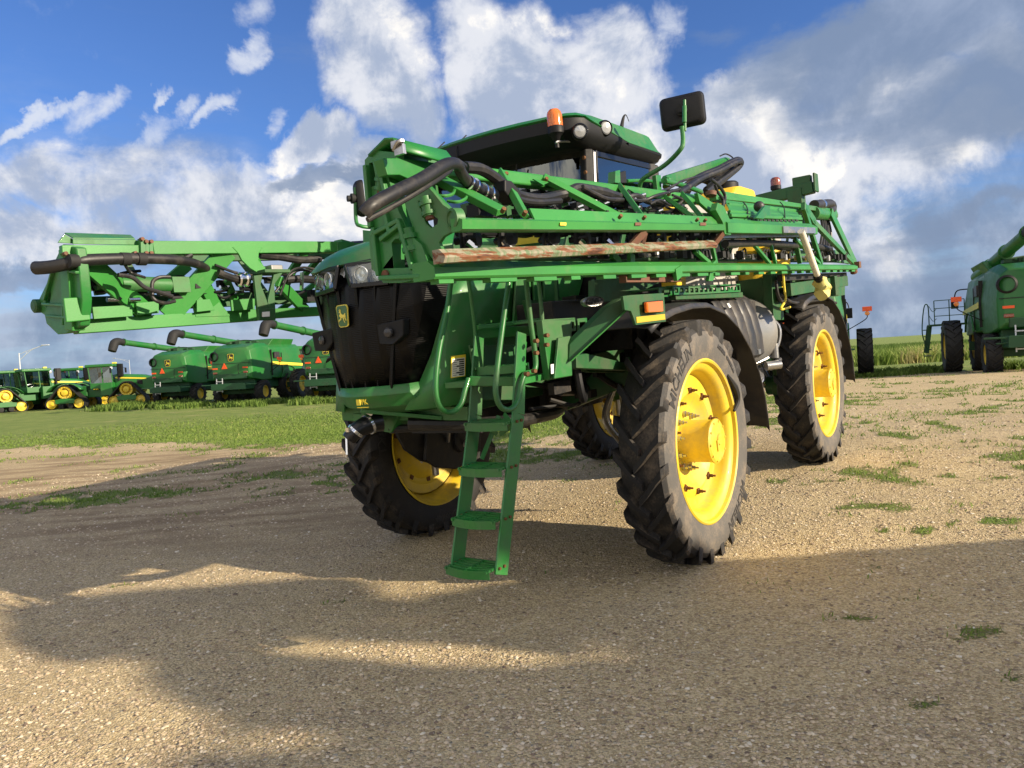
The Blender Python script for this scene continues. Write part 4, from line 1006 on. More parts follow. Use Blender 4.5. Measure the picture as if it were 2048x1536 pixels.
tyre_text(wRR, 'BKT', .13, 160, .80, -1, -1)
# rag hung on the front tyre
o = obj('rubber_flap', MB().tube([at(1455, 750, 'x', 1.66), at(1470, 775, 'x', 1.68), at(1476, 800, 'x', 1.68), at(1468, 822, 'x', 1.67)], [.01, .03, .022, .012], 7), 'mattblack', sp)

# ---------------- chassis, axles, legs
b = MB()
for s in (-1, 1):
    b.bb((s * .38, -1.5, 1.45), (s * .52, 6.0, 1.72))
b.bb((-.5, -1.55, 1.45), (.5, -1.40, 1.70)).bb((-.5, 1.7, 1.42), (.5, 1.9, 1.7)).bb((-.5, 5.8, 1.4), (.5, 6.0, 1.75)).bb((-.9, 1.0, 1.5), (.9, 3.0, 1.62))
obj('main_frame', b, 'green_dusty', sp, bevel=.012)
for y in (0, 3.99):
    b = MB().bar((-1.12, y, 1.52), (1.12, y, 1.52), .22, .20)
    for s in (-1, 1):
        b.bar((s * .40, y - .1, 1.42), (s * 1.10, y - .05, 1.55), .26, .34, w2=.16, h2=.16)
    ax = obj('axle', b, 'green_dusty', sp, bevel=.015)
    for s in (-1, 1):
        k = MB().cyl((s * 1.10, y, 1.05), (s * 1.10, y, 2.0), .075, n=16).cyl((s * 1.10, y, 1.75), (s * 1.10, y, 1.98), .12, n=20).cyl((s * 1.10, y, 1.98), (s * 1.10, y, 2.05), .10, .05, n=16)
        obj('suspension_leg', k, 'radiator', ax)
        k = MB().bar((s * 1.12, y, 1.50), (s * 1.14, y, .95), .18, .30, up=(0, 1, 0)).cyl((s * 1.02, y, .955), (s * 1.32, y, .955), .17, .15, n=24).cyl((s * .92, y, .955), (s * 1.03, y, .955), .12, n=16)
        obj('knuckle', k, 'green_dusty' if y else 'radiator', ax, bevel=.015)
        k = MB().cyl((s * 1.16, y + .22, 1.3), (s * 1.16, y + .20, .80), .028, n=10).cyl((s * 1.16, y - .2, .86), (s * 1.16, y - .2, .64), .035, n=10)
        k.tube([(s * .9, y - .05, 1.5), (s * .85, y - .25, 1.2), (s * .95, y - .2, .98)], .02, 6).tube([(s * .9, y + .05, 1.5), (s * .8, y + .2, 1.25), (s * .95, y + .1, .98)], .02, 6).tube([(s * .88, y, 1.5), (s * .75, y, 1.15), (s * .93, y, .9)], .018, 6)
        obj('hydraulic_lines', k, 'steel', ax)
b = MB().plate([at(*q, 'x', -1.0) for q in ((850, 842), (958, 842), (955, 915), (905, 938), (868, 935), (845, 920))], (.04, 0, 0)).plate([at(*q, 'x', -1.05) for q in ((782, 842), (872, 842), (872, 930), (838, 922), (806, 900), (790, 870))], (.04, 0, 0))  # first plate: motor guard; second: dark sheet standing in for shade inside the wheel
obj('guard_and_shade_plates', b, 'radiator', sp, bevel=.01)
# belly: engine, gearbox, hoses
b = MB().bb((-.36, -1.3, 1.25), (.36, .9, 1.5)).bb((-.30, -1.7, 1.5), (.30, 1.0, 2.2)).bb((-.34, -1.2, 1.9), (.5, .6, 2.25))
for i in range(70):
    c = (random.uniform(-.75, .95), random.uniform(-1.3, 1.8), random.uniform(1.32, 2.15)); b.box(c, (random.uniform(.04, .25), random.uniform(.04, .3), random.uniform(.04, .22)))
for i in range(16):
    y0 = random.uniform(-1.2, 1.2); z0 = random.uniform(1.4, 2.0); x0 = random.uniform(.5, .95)
    b.tube([(x0, y0, z0), (x0 + .1, y0 + .25, z0 + random.uniform(-.15, .15)), (x0 - .05, y0 + .6, z0 + random.uniform(-.2, .2))], random.uniform(.012, .03), 6)
obj('engine', b, 'radiator', sp)
b = MB().tube([(.2, -1.9, 1.42), (.5, -1.7, 1.38), (.75, -1.45, 1.36), (.7, -1.0, 1.32), (.5, -.4, 1.28), (.1, .3, 1.3)], .045, 10).tube([(.0, -1.9, 1.38), (.4, -1.6, 1.36), (.62, -1.2, 1.3), (.3, -.2, 1.22)], .03, 8)
b.tube([at(1120, 782, 'x', .8), at(1160, 780, 'x', .7), at(1200, 772, 'x', .6), at(1245, 765, 'x', .5)], .04, 8)
obj('loading_pipe', b, 'hose', sp)

# ---------------- hood and grille
# plan outline of the nose at height z  (half outline from centre to the left side, mirrored)
NX = .065
def nose(z, yc, yf, xf, xs, ys, yb, n=3):
    h = [(0.0, yc), (xf * .5, yc + (yf - yc) * .3), (xf, yf), ((xf + xs) / 2 + .03, yf + (ys - yf) * .38), (xs, ys), (xs + .01, (ys + yb) / 2), (xs, yb)]
    return [Vector((-x, y, z)) for x, y in reversed(h[1:])] + [Vector((x, y, z)) for x, y in h]
g = MB().loft([nose(1.70, -2.20, -2.12, .24, .37, -1.94, -1.75), nose(1.95, -2.22, -2.13, .31, .45, -1.90, -1.7), nose(2.20, -2.22, -2.12, .39, .54, -1.86, -1.76), nose(2.40, -2.20, -2.09, .43, .58, -1.80, -1.68), nose(2.50, -2.17, -2.05, .44, .60, -1.74, -1.62)], closed=False, cap=False)
grille = obj('grille', g, 'grille', sp, sharp=30, solid=.02)
# mesh ribs in the grille
for s in (-1, 1):
    b = MB()
    for i in range(34):
        z = 1.76 + i * .0185; k = (z - 1.7) / .8
        x0, y0 = .10 * s, -2.225; x1, y1 = (.36 + .08 * k) * s, -2.128 + .03 * k
        if 1.99 < z < 2.16: continue
        b.bar((x0, y0, z), (x1, y1, z), .006, .005)
    for i in range(30):
        z = 1.80 + i * .0185; k = (z - 1.7) / .8
        b.bar(((.395 + .07 * k) * s, -2.10, z), ((.49 + .08 * k) * s, -1.93 + .04 * k, z), .006, .005)
    pass
b = MB()
for x, w in ((.09, .03), (-.09, .03), (.24, .02), (-.24, .02), (.40, .03), (-.40, .03)):
    b.bar((x * .62, -2.205 + abs(x) * .16, 1.70), (x, -2.225 + abs(x) * .22, 2.40), w, .02, up=(0, 1, 0))
obj('grille_ribs', b, 'grille', grille, bevel=.004)
badge(grille, (-.02, -2.245, 2.215), (1, -.02, 0), (0, 0, 1), .115, .15, ('logo_yellow', 'logo_green', 'logo_yellow'))
for s in (-1, 1):
    c = Vector((s * .33, -2.19, 2.07)); dr = Vector((s * .25, -1, 0)).normalized()
    b = MB().plate([c + Vector((-.11, 0, .06)) , c + Vector((.12, .03 if s > 0 else -.0, .08)), c + Vector((.10, .03 if s > 0 else 0, -.03)), c + Vector((.03, 0, -.08)), c + Vector((-.10, 0, -.07))], (0, .06, 0))
    f = obj('fog_lamp_housing', b, 'black', grille, bevel=.012)
    obj('fog_lamp', MB().lathe([(.034, -.002), (.028, .010), (.01, .014), (.0, .015)], c + dr * .004, dr, 20), 'dimlens', f)
grille.location.x = NX
# head lamps: recessed pods with a bright reflector, two round lamps, clear cover
for s in (-1, 1):
    p = [Vector((s * .035, -2.225, 2.545)), Vector((s * .080, -2.235, 2.405)), Vector((s * .36, -2.165, 2.395)), Vector((s * .54, -1.95, 2.435)), Vector((s * .585, -1.86, 2.51)), Vector((s * .45, -2.08, 2.53)), Vector((s * .25, -2.18, 2.55))]
    fr = MB()
    for i in range(len(p)): fr.bar(p[i], p[(i + 1) % len(p)], .022, .03, up=(0, 0, 1))
    hl = obj('headlamp', fr, 'gloss_black', sp, bevel=.004); hl.location.x = NX
    ins = Vector((-s * .02, .05, 0)); b = MB()
    q = [v + ins for v in p]
    b._add(q, [(0, 1, 2), (0, 2, 6), (6, 2, 5), (2, 3, 5), (5, 3, 4)]); b.mesh
    obj('lamp_bowl', b, 'bowl', hl, solid=.004)
    b2 = MB()
    for (cx, cy, cz, r) in ((.16, -2.215, 2.475, .050), (.285, -2.175, 2.472, .052)):
        c = Vector((s * cx, cy + .02, cz)); dr = Vector((s * .25, -1, 0)).normalized()
        b2.lathe([(r, .0), (r * 1.06, .02), (r * .98, .025), (r * .9, .0), (r * .5, -.008), (r * .42, .012), (.0, .016)], c, dr, 24)
    obj('lamp_projector', b2, 'clear', hl)
    c = MB(); q = [v + Vector((s * .003, -.010, 0)) for v in p]; c._add(q, [(0, 1, 2), (0, 2, 6), (6, 2, 5), (2, 3, 5), (5, 3, 4)])
    obj('lamp_cover', c, 'lampcover', hl)
# green hood top: rises from the nose towards the cab
def roofsec(y, w, z0, z1, e):
    return [Vector((-w, y + e, z0)), Vector((-w * .96, y + e * .7, z0 + (z1 - z0) * .55)), Vector((-w * .72, y + e * .3, z1 - .015)), Vector((-w * .3, y, z1)), Vector((w * .3, y, z1)), Vector((w * .72, y + e * .3, z1 - .015)), Vector((w * .96, y + e * .7, z0 + (z1 - z0) * .55)), Vector((w, y + e, z0))]
b = MB().loft([roofsec(-2.22, .42, 2.545, 2.56, .10), roofsec(-2.18, .50, 2.54, 2.62, .22), roofsec(-2.05, .58, 2.53, 2.69, .26), roofsec(-1.8, .62, 2.50, 2.755, .22), roofsec(-1.4, .66, 2.46, 2.81, .1), roofsec(-.9, .70, 2.42, 2.86, 0), roofsec(-.15, .74, 2.42, 2.90, 0)], cap=True)
hood = obj('hood', b, 'green', sp, sharp=40); hood.location.x = NX * .8
obj('yellow_stripe', MB().plate([Vector((.676, -1.35, 2.60)), Vector((.70, -.75, 2.66)), Vector((.712, -.75, 2.76)), Vector((.69, -1.35, 2.70))], (.02, 0, 0)), 'decal_yellow', hood)
# side panel: green, curving from the grille edge back, widening downwards into the bumper
def sp_sec(pts, z): return [Vector((x, y, z)) for x, y in pts]
for s in (1, -1):
    b = MB().loft([[Vector((s * x, y, z)) for x, y in pts] for z, pts in (
        (1.54, [(.30, -2.09), (.47, -2.02), (.56, -1.86), (.60, -1.2)]),
        (1.70, [(.375, -2.01), (.50, -1.965), (.575, -1.80), (.62, -1.2)]),
        (1.90, [(.45, -1.93), (.535, -1.885), (.595, -1.74), (.635, -1.15)]),
        (2.10, [(.52, -1.89), (.575, -1.83), (.615, -1.66), (.645, -1.05)]),
        (2.28, [(.565, -1.83), (.605, -1.74), (.635, -1.50), (.65, -.95)]),
        (2.42, [(.59, -1.77), (.62, -1.66), (.64, -1.35), (.65, -.9)]))], closed=False, cap=False)
    pnl = obj('side_panel', b, 'green', sp, sharp=50, solid=.012); pnl.location.x = NX
    # upper side shield with slots, further back
    b = MB().plate([Vector((s * .715, -1.25, 2.05)), Vector((s * .715, -.45, 1.98)), Vector((s * .735, -.15, 2.45)), Vector((s * .735, -1.15, 2.47))], (s * .02, 0, 0),
                   holes=[[Vector((s * .72, -1.02, 2.16)), Vector((s * .72, -.96, 2.16)), Vector((s * .727, -.94, 2.40)), Vector((s * .727, -1.0, 2.40))], [Vector((s * .72, -.88, 2.14)), Vector((s * .72, -.82, 2.14)), Vector((s * .727, -.80, 2.40)), Vector((s * .727, -.86, 2.40))]])
    obj('side_shield', b, 'green', sp, bevel=.006)
    if s > 0:
        # safety label: yellow frame, white field, black lines
        a0 = at(848, 748, 'x', .655); rr = Vector((.40, .92, 0)).normalized(); uu = Vector((0.15, .02, 1)).normalized(); nn = rr.cross(uu).normalized()
        org = Vector((.575, -1.825, 1.80)) + nn * .016
        b = MB().use(0).plate([org + rr * x + uu * z for x, z in ((-.055, -.075), (.055, -.075), (.055, .075), (-.055, .075))], nn * .003)
        b.use(1).plate([org + nn * .0035 + rr * x + uu * z for x, z in ((-.048, -.068), (.048, -.068), (.048, .055), (-.048, .055))], nn * .001)
        b.use(2)
        for k in range(8):
            z = .045 - k * .0145; b.plate([org + nn * .005 + rr * x + uu * zz for x, zz in ((.005 - .02 * (k % 3 == 0), z - .005), (.042, z - .005), (.042, z + .004), (.005 - .02 * (k % 3 == 0), z + .004))], nn * .001)
            b.plate([org + nn * .005 + rr * x + uu * zz for x, zz in ((-.042, z - .003), (-.012, z - .003), (-.012, z), (-.042, z))], nn * .001)
        obj('safety_label', b, ['decal_yellow', 'white', 'decal_black'], pnl)
# bumper: green apron under the grille
b = MB().loft([nose(1.72, -2.225, -2.15, .24, .385, -1.97, -1.6), nose(1.66, -2.235, -2.155, .24, .42, -1.95, -1.55), nose(1.58, -2.19, -2.11, .23, .46, -1.85, -1.4), nose(1.52, -2.05, -1.98, .21, .48, -1.65, -1.2)], closed=False, cap=False)
bump = obj('bumper', b, 'green', sp, sharp=28, solid=.012); bump.location.x = NX
text_obj('dealer_sticker', 'PK', .05, 'decal_yellow', bump, (.10, -2.262, 1.625), (1, .05, 0), (0, -.3, 1), .001, .001)
obj('sticker_mark', MB().box((.045, -2.262, 1.625), (.035, .006, .04)).box((.085, -2.262, 1.59), (.11, .006, .006)), 'decal_yellow', bump)
# front bracket with the loading coupler
b = MB().plate([at(*q, 'y', -2.0) for q in ((690, 790), (722, 790), (750, 835), (750, 845), (692, 842))], (0, .03, 0), holes=[[at(*q, 'y', -2.0) for q in ((697, 812), (712, 808), (722, 828), (698, 826))]])
b.plate([at(*q, 'y', -1.92) for q in ((738, 815), (800, 825), (782, 866), (735, 858))], (0, .15, 0))
b.bar((.0, -2.15, 1.56), (.38, -1.75, 1.44), .14, .03).bar((-.35, -2.0, 1.52), (.6, -1.7, 1.46), .06, .10)
obj('coupler_bracket', b, 'green', sp, bevel=.006)
c0, c1, c2, c3 = at(762, 842, 'y', -2.02), at(738, 848, 'y', -2.1), at(712, 862, 'y', -2.2), at(698, 878, 'y', -2.24)
b = MB().tube([c0, c1, c2, c3], [.075, .07, .062, .055, .052], 18, sub=5)
cp = obj('hose_coupler', b, 'gloss_black', sp)
b = MB()
for p, q, r in ((c1, c2, .075), (c2, c3, .062)): d = (q - p).normalized(); b.cyl(p - d * .008, p + d * .012, r, n=20)
b.bar(c3 + Vector((.0, -.02, .02)), c3 + Vector((.03, -.06, -.1)), .012, .02).box(c2 + Vector((0, -.07, .02)), (.03, .02, .03))
obj('coupler_clamp', b, 'chrome', cp)
obj('coupler_handle', MB().tube([at(725, 815, 'y', -2.12), at(735, 822, 'y', -2.14), at(745, 828, 'y', -2.12)], [.012, .02, .016], 8), 'pvc', cp)

# ---------------- cab
def glassq(name, pts, parent):
    return obj(name, MB().plate([Vector(p) for p in pts], (0.0, 0, .0) if False else (Vector(pts[1]) - Vector(pts[0])).cross(Vector(pts[2]) - Vector(pts[0])).normalized() * .006), 'glass', parent)
b = MB(); zt = 3.44; zb = 2.40
F = lambda x, y, z: Vector((x, y, z))
posts = [((.84, -.10, zt), (.80, -.16, zb)), ((-.84, -.10, zt), (-.80, -.16, zb)), ((.88, 1.10, zt), (.84, 1.12, zb)), ((-.88, 1.10, zt), (-.84, 1.12, zb))]
cabf = obj('cab', MB().bb((-.86, -.2, 2.15), (.86, 1.3, 2.42)).bb((-.5, .9, 1.7), (.5, 1.3, 2.3)), 'black', sp, bevel=.03)
for a_, b_ in posts: obj('cab_pillar', MB().bar(a_, b_, .10, .09), 'black', cabf, bevel=.02)
obj('windshield', MB().loft([[F(x, y0 - .16 * (1 - (x / .82) ** 2), z) for x in (-.80, -.6, -.3, 0, .3, .6, .80)] for z, y0 in ((zb, -.16), (2.9, -.13), (zt, -.10))], closed=False, cap=False), 'glass', cabf)
for s in (1, -1):
    glassq('side_window', [(s * .83, -.05, zb), (s * .87, 1.08, zb), (s * .90, 1.06, zt), (s * .86, -.03, zt)], cabf)
    obj('window_frame', MB().bar((s * .865, -.05, zt - .03), (s * .90, 1.1, zt - .03), .03, .05).bar((s * .84, -.02, zb), (s * .87, -.0, zt), .02, .03).bar((s * .88, .98, zb), (s * .91, 1.02, zt), .03, .07), 'gloss_black', cabf, bevel=.006)
for s in (1, -1): obj('pillar_trim', MB().bar((s * .895, -.065, zt - .03), (s * .855, -.12, zb), .008, .02), 'steel', cabf)
for z_ in (3.36, 3.24, 3.10): obj('pillar_bolt', MB().cyl((.845, -.17, z_), (.85, -.155, z_), .016, n=10), 'rustbolt', cabf)
glassq('rear_window', [(-.8, 1.1, zb), (.8, 1.1, zb), (.8, 1.1, zt), (-.8, 1.1, zt)], cabf)
obj('driver_seat', MB().bb((-.25, .35, 2.45), (.25, .85, 2.65)).bb((-.24, .8, 2.6), (.24, .95, 3.2)).bb((-.13, .82, 3.2), (.13, .93, 3.38)), 'seat', cabf, bevel=.04)
obj('steering_wheel', MB().lathe([(.18, 0), (.19, .015), (.18, .03), (.17, .015), (.18, 0)], (0, .1, 2.85), (0, .6, 1), 24).bar((0, -.05, 2.45), (0, .1, 2.85), .08, .08), 'seat', cabf)
obj('display_screen', MB().box((.5, .15, 2.85), (.28, .05, .2)), 'black', cabf, bevel=.01)
b = MB().bar((.1, -.33, 2.5), (-.35, -.34, 3.0), .015, .015).bar((-.5, -.34, 2.75), (-.18, -.34, 3.2), .02, .012).box((.25, -.35, 3.05), (.05, .02, .07))
b.tube([(.3, -.35, 3.4), (.25, -.36, 3.2), (.1, -.36, 3.05), (-.1, -.36, 2.9)], .008, 5)
obj('wiper', b, 'mattblack', cabf)
# roof: black underside and rim band, green shell above, with a front brow
def ring(x, yf, yr, z, c=.22, bow=.10, n=5):
    pts = []
    for k in range(7): u = -1 + 2 * k / 6; pts.append(Vector((u * (x - c), yf - bow * (1 - u * u), z)))
    for k in range(1, n): a = rad(90 * k / n); pts.append(Vector((x - c + c * math.sin(a), yf + c - c * math.cos(a), z)))
    pts += [Vector((x, yf + c, z)), Vector((x, (yf + yr) / 2, z)), Vector((x * .99, yr - c, z))]
    for k in range(1, n): a = rad(90 * k / n); pts.append(Vector((x * .99 - c + c * math.cos(a), yr - c + c * math.sin(a), z)))
    pts += [Vector((x * .99 - c, yr, z)), Vector((-x * .99 + c, yr, z))]
    for k in range(1, n): a = rad(90 * k / n); pts.append(Vector((-x * .99 + c - c * math.sin(a), yr - c + c * math.cos(a), z)))
    pts += [Vector((-x * .99, yr - c, z)), Vector((-x, (yf + yr) / 2, z)), Vector((-x, yf + c, z))]
    for k in range(1, n): a = rad(90 * k / n); pts.append(Vector((-x + c - c * math.cos(a), yf + c - c * math.sin(a), z)))
    return pts
def tilt(r, k=.0, fz=0.0):   # arch the front edge up in the middle
    return [Vector((p.x, p.y, p.z + k * (1 - min(1, abs(p.x) / .95) ** 2) + fz * max(0, -p.y))) for p in r]
rz = 3.46
def slop(r):   # the shell comes lower on the flanks than over the brow
    return [Vector((p.x, p.y, p.z - .115 * min(1, max(0, (p.y + .30) / .35)))) for p in r]
roof = obj('cab_roof', MB().loft([tilt(ring(.88, -.30, 1.16, rz - .03)), tilt(ring(.95, -.42, 1.30, rz + .02)), tilt(ring(.975, -.48, 1.36, rz + .08, .25)), slop(ring(.970, -.475, 1.36, rz + .175, .25)), slop(ring(.94, -.44, 1.33, rz + .185, .25))]), 'black', sp, sharp=40)
obj('roof_shell', MB().loft([slop(ring(.955, -.46, 1.35, rz + .18, .26)), slop(ring(.978, -.475, 1.365, rz + .195, .27)), slop(ring(.955, -.44, 1.34, rz + .225, .27)), ring(.90, -.34, 1.28, rz + .245, .27), ring(.80, -.20, 1.15, rz + .275, .27), ring(.5, .1, .85, rz + .29, .25)]), 'green', roof, sharp=35)
obj('roof_hatch', MB().box((.0, .35, rz + .32), (.12, .16, .02)).box((-.05, -.05, rz + .315), (.02, .18, .03)), 'green', roof)
# corner lamps on the brow
for c, dr, m_, sx in ((at(1160, 263, 'y', -.42), Vector((.55, -.83, -.12)), 'worklens', 1.25), (at(1211, 256, 'x', .985), Vector((.85, -.5, -.1)), 'worklens', 1.0), (Vector((-.62, -.50, rz + .06)), Vector((-.3, -.95, 0)), 'clear', 1.0)):
    dr.normalize(); c = Vector(c)
    l = obj('work_lamp', MB().lathe([(.066, -.06), (.066, .0), (.056, .02), (.052, .0)], c, dr, 24), 'black', roof)
    obj('lamp_lens', MB().lathe([(.054, .005), (.042, .016), (.0, .022)], c, dr, 24), m_, l)
# thin aerial
obj('aerial', MB().tube([at(1243, 255, 'x', .85), at(1247, 235, 'x', .85), at(1252, 230, 'x', .85), at(1258, 243, 'x', .85)], [.02, .012, .004, .003], 8), 'mattblack', roof)
for k in (.1, .35): obj('roof_cable', MB().tube([(k - .5, -.57, rz + .0), (k - .5, -.58, rz + .15), (k - .48, -.45, rz + .27)], .006, 5), 'mattblack', roof)

def beacon(base, h, r, lens, name='warning_beacon'):
    base = Vector(base)
    g = obj(name, MB().cyl(base, base + Vector((0, 0, .05)), .018, n=8).lathe([(.02, .05), (.03, .06), (r * .7, .09), (r * 1.05, .11), (r * 1.05, .16), (r, .165)], base, (0, 0, 1), 24), 'black', sp)
    obj('beacon_lens', MB().lathe([(r, .165), (r * 1.0, .165 + h * .6), (r * .9, .165 + h * .8), (r * .6, .165 + h * .95), (.0, .165 + h)], base, (0, 0, 1), 28), lens, g)
    return g
bp = at(1114, 288, 'x', .80)
bc = beacon(bp - Vector((0, 0, .03)), .14, .062, 'amber')
obj('beacon_bracket', MB().tube([bp, at(1118, 283, 'x', .82), at(1170, 283, 'x', .84)], .010, 6), 'steel', bc)

# ---------------- mirrors
def mirror(c, w, h, nrm, pts, lab=None, tiltx=0.0):
    c = Vector(c); n = Vector(nrm).normalized(); r = Vector((0, 0, 1)).cross(n).normalized(); u = n.cross(r)
    if tiltx: q = Matrix.Rotation(tiltx, 3, n); r = q @ r; u = q @ u
    R3 = Matrix((r, u, n)).transposed()
    b = MB()
    def rr(wk, hk, zk):
        out = []
        for sx, sy, a0 in ((1, 1, 0), (-1, 1, 90), (-1, -1, 180), (1, -1, 270)):
            for k in range(5): a = rad(a0 + 90 * k / 4); out.append(c + R3 @ Vector((sx * (wk / 2 - .045) + .045 * math.cos(a), sy * (hk / 2 - .045) + .045 * math.sin(a), zk)))
        return out
    b.loft([rr(w * .80, h * .80, .045), rr(w * .93, h * .93, .03), rr(w, h, .0), rr(w, h, -.02)])
    g = obj('mirror', b, 'black', sp, lab)
    obj('mirror_glass', MB().loft([rr(w * .92, h * .92, -.021), rr(w * .92, h * .92, -.024)]), 'chrome', g)
    obj('mirror_joint', MB().cyl(c + n * .03, c + n * .085, .045, n=20).cyl(c + n * .08, c + n * .12, .028, n=16), 'mattblack', g)
    obj('mirror_arm', MB().tube(pts, .017, 10, sub=8), 'green', g)
    return g
mc = at(1365, 223, 'x', 1.5); mn = (CL - mc); mn.z = -.05; mn = Vector((.25, -1, -.05))
mirror(mc, .37, .27, mn, [at(1369, 212, 'x', 1.60), at(1369, 245, 'x', 1.60)], tiltx=rad(1))
obj('mirror_arm', MB().tube([at(1369, 200, 'x', 1.60), at(1370, 262, 'x', 1.60)], .012, 8).tube([at(1364, 253, 'x', 1.58), at(1366, 282, 'x', 1.58), at(1360, 300, 'x', 1.56), at(1330, 330, 'x', 1.4), at(1290, 355, 'x', 1.22), at(1280, 370, 'x', 1.16), at(1281, 395, 'x', 1.12)], .019, 10)
    .tube([at(1254, 362, 'x', 1.0), at(1300, 362, 'x', .98), at(1312, 375, 'x', .98), at(1314, 395, 'x', .98)], .016, 8), 'green', sp)
m2 = at(721, 397, 'y', -.95)
mirror(m2, .13, .32, (-.5, -1, 0), [at(711, 375, 'y', -1.0), at(712, 440, 'y', -1.0), at(722, 452, 'y', -1.0), at(745, 455, 'y', -.9)])

# ---------------- ladder
b = MB()
for x in (.975, 1.305):
    b.bar((x, -2.43, .62), (x, -2.10, 1.50), .014, .115, up=(0, -1, .3)).bar((x, -2.10, 1.50), (x, -1.98, 1.98), .014, .12, up=(0, -1, .3), w2=.014, h2=.09)
lad = obj('ladder', b, 'green', sp, bevel=.003)
def step(y, z, x0=.98, x1=1.30, d=.16):
    b = MB(); n = 9; fr = []
    for k in range(n):
        u = k / (n - 1); fr.append((x0 + (x1 - x0) * u, y - d - .035 * math.sin(math.pi * u)))
    # curved front lip, back bar, grating bars
    for k in range(n - 1): b.bar((*fr[k], z - .016), (*fr[k + 1], z - .016), .008, .05)
    b.bar((x0, y, z - .012), (x1, y, z - .012), .012, .04)
    for j in range(1, 5): 
        for k in range(n - 1):
            t = j / 5; b.bar((fr[k][0], y + (fr[k][1] - y) * t, z), (fr[k + 1][0], y + (fr[k + 1][1] - y) * t, z), .014, .012)
    xm = (x0 + x1) / 2
    for x in (x0 + .012, xm, x1 - .012): b.bar((x, y, z), (x, y - d - .02, z), .012, .014)
    return b
for z in (.665, .925, 1.205, 1.46):
    y = -2.47 + (z - .56) * .394 + .06; obj('step', step(y, z), 'green', lad)
obj('step', step(-1.93, 1.785, .98, 1.30, .12), 'green', lad)
b = MB()
for z in (.665, .925, 1.205, 1.46, 1.72):
    y = -2.47 + (z - .56) * .394
    for x in (.975, 1.305):
        for dy in (-.02, .025): b.cyl((x - .012, y + dy, z + .0), (x + .018, y + dy, z), .009, n=8)
obj('ladder_bolts', b, 'rustbolt', lad)
b = MB().bar((.99, -2.08, 1.46), (1.10, -2.06, 1.37), .03, .008, up=(0, 1, 0)).bar((1.30, -2.06, 1.46), (1.12, -2.06, 1.37), .03, .008, up=(0, 1, 0)).bar((.99, -2.10, 1.22), (1.10, -2.02, 1.48), .03, .01, up=(0, 1, 0)).bar((1.30, -2.10, 1.38), (1.14, -2.02, 1.49), .03, .01, up=(0, 1, 0))
obj('ladder_brace', b, 'green', lad, bevel=.002)
# grab rails
X1, X2 = 1.02, 1.42
def hr(pts, x): return [at(px, py, 'x', x) for px, py in pts]
obj('grab_rail', MB().tube(hr([(902, 560), (893, 630), (880, 690), (872, 750), (873, 795), (885, 820), (905, 824), (922, 808), (930, 780), (937, 757)], X1), .0165, 12), 'green', lad)
obj('grab_rail', MB().tube(hr([(1018, 560), (1004, 660), (993, 750), (992, 790), (1003, 815), (1022, 818), (1036, 800), (1042, 770), (1050, 748), (1063, 744), (1070, 738), (1071, 715), (1062, 650), (1052, 560)], 1.34), .0165, 12), 'green', lad)
obj('grab_rail', MB().tube(hr([(937, 560), (948, 640), (955, 720)], .85), .014, 10), 'green', lad)
obj('grab_rail', MB().tube(hr([(1077, 560), (1083, 620), (1087, 690)], 1.25), .014, 10), 'green', lad)
# platform frame, side boxes
b = MB().bar(at(950, 668, 'x', .80), at(1080, 660, 'x', 1.0), .05, .07).bar(at(955, 655, 'x', .9), at(1085, 640, 'x', 1.1), .03, .03)
b.bar(at(962, 700, 'x', .80), at(955, 745, 'x', .9), .10, .02, up=(1, 0, 0)).bar(at(1047, 680, 'x', 1.2), at(1040, 750, 'x', 1.25), .06, .02, up=(1, 0, 0))
b.bb((.62, -1.95, 1.66), (1.25, -1.60, 1.70)).bar(at(940, 762, 'x', 1.0), at(1035, 762, 'x', 1.25), .04, .06)
obj('ladder_mount', b, 'green', sp, bevel=.005)
b = MB().plate([at(*q, 'x', 1.30) for q in ((1084, 640), (1145, 640), (1140, 752), (1100, 760), (1090, 690))], (-.05, 0, 0)).plate([at(*q, 'x', 1.33) for q in ((1112, 676), (1136, 672), (1140, 752), (1104, 758), (1110, 700))], (.02, 0, 0))
bx = obj('step_bracket', b, 'green', sp, bevel=.006)
obj('white_tag', MB().plate([at(*q, 'x', 1.355) for q in ((1101, 729), (1107, 728), (1107, 747), (1102, 748))], (.002, 0, 0)), 'white', bx)
b = MB()
for q in ((1069, 682), (1069, 706), (1090, 671), (1090, 690), (1065, 742), (1050, 748)): c = at(*q, 'x', 1.38); b.cyl(c, c + Vector((.03, -.01, 0)), .013, n=8)
obj('bracket_bolts', b, 'rustbolt', bx)
def tread_plate(p0, p1, h, x, n, name='step_plate', mtl='green'):
    """vertical edge of a grip step with square holes"""
    a = at(*p0, 'x', x); c = at(*p1, 'x', x); d = c - a; L = d.length; d.normalize(); up = Vector((0, 0, -1)); holes = []
    pitch = L / n
    for i in range(n):
        s0 = pitch * (i + .18); s1 = pitch * (i + .82); holes.append([a + d * s0 + up * h * .25, a + d * s1 + up * h * .25, a + d * s1 + up * h * .78, a + d * s0 + up * h * .78])
    b = MB().plate([a, c, c + up * h, a + up * h], (-.012, 0, 0), holes)
    b.bar(a + Vector((-.12, 0, 0)), c + Vector((-.12, 0, 0)), .24, .012)
    return obj(name, b, mtl, sp, bevel=.002)
tread_plate((1085, 641), (1150, 637), .085, 1.25, 5); tread_plate((1155, 639), (1174, 637), .085, 1.25, 1)
tread_plate((1318, 577), (1345, 575), .07, 1.45, 1); tread_plate((1347, 572), (1388, 572), .07, 1.5, 4); tread_plate((1388, 572), (1480, 569), .07, 1.5, 11)
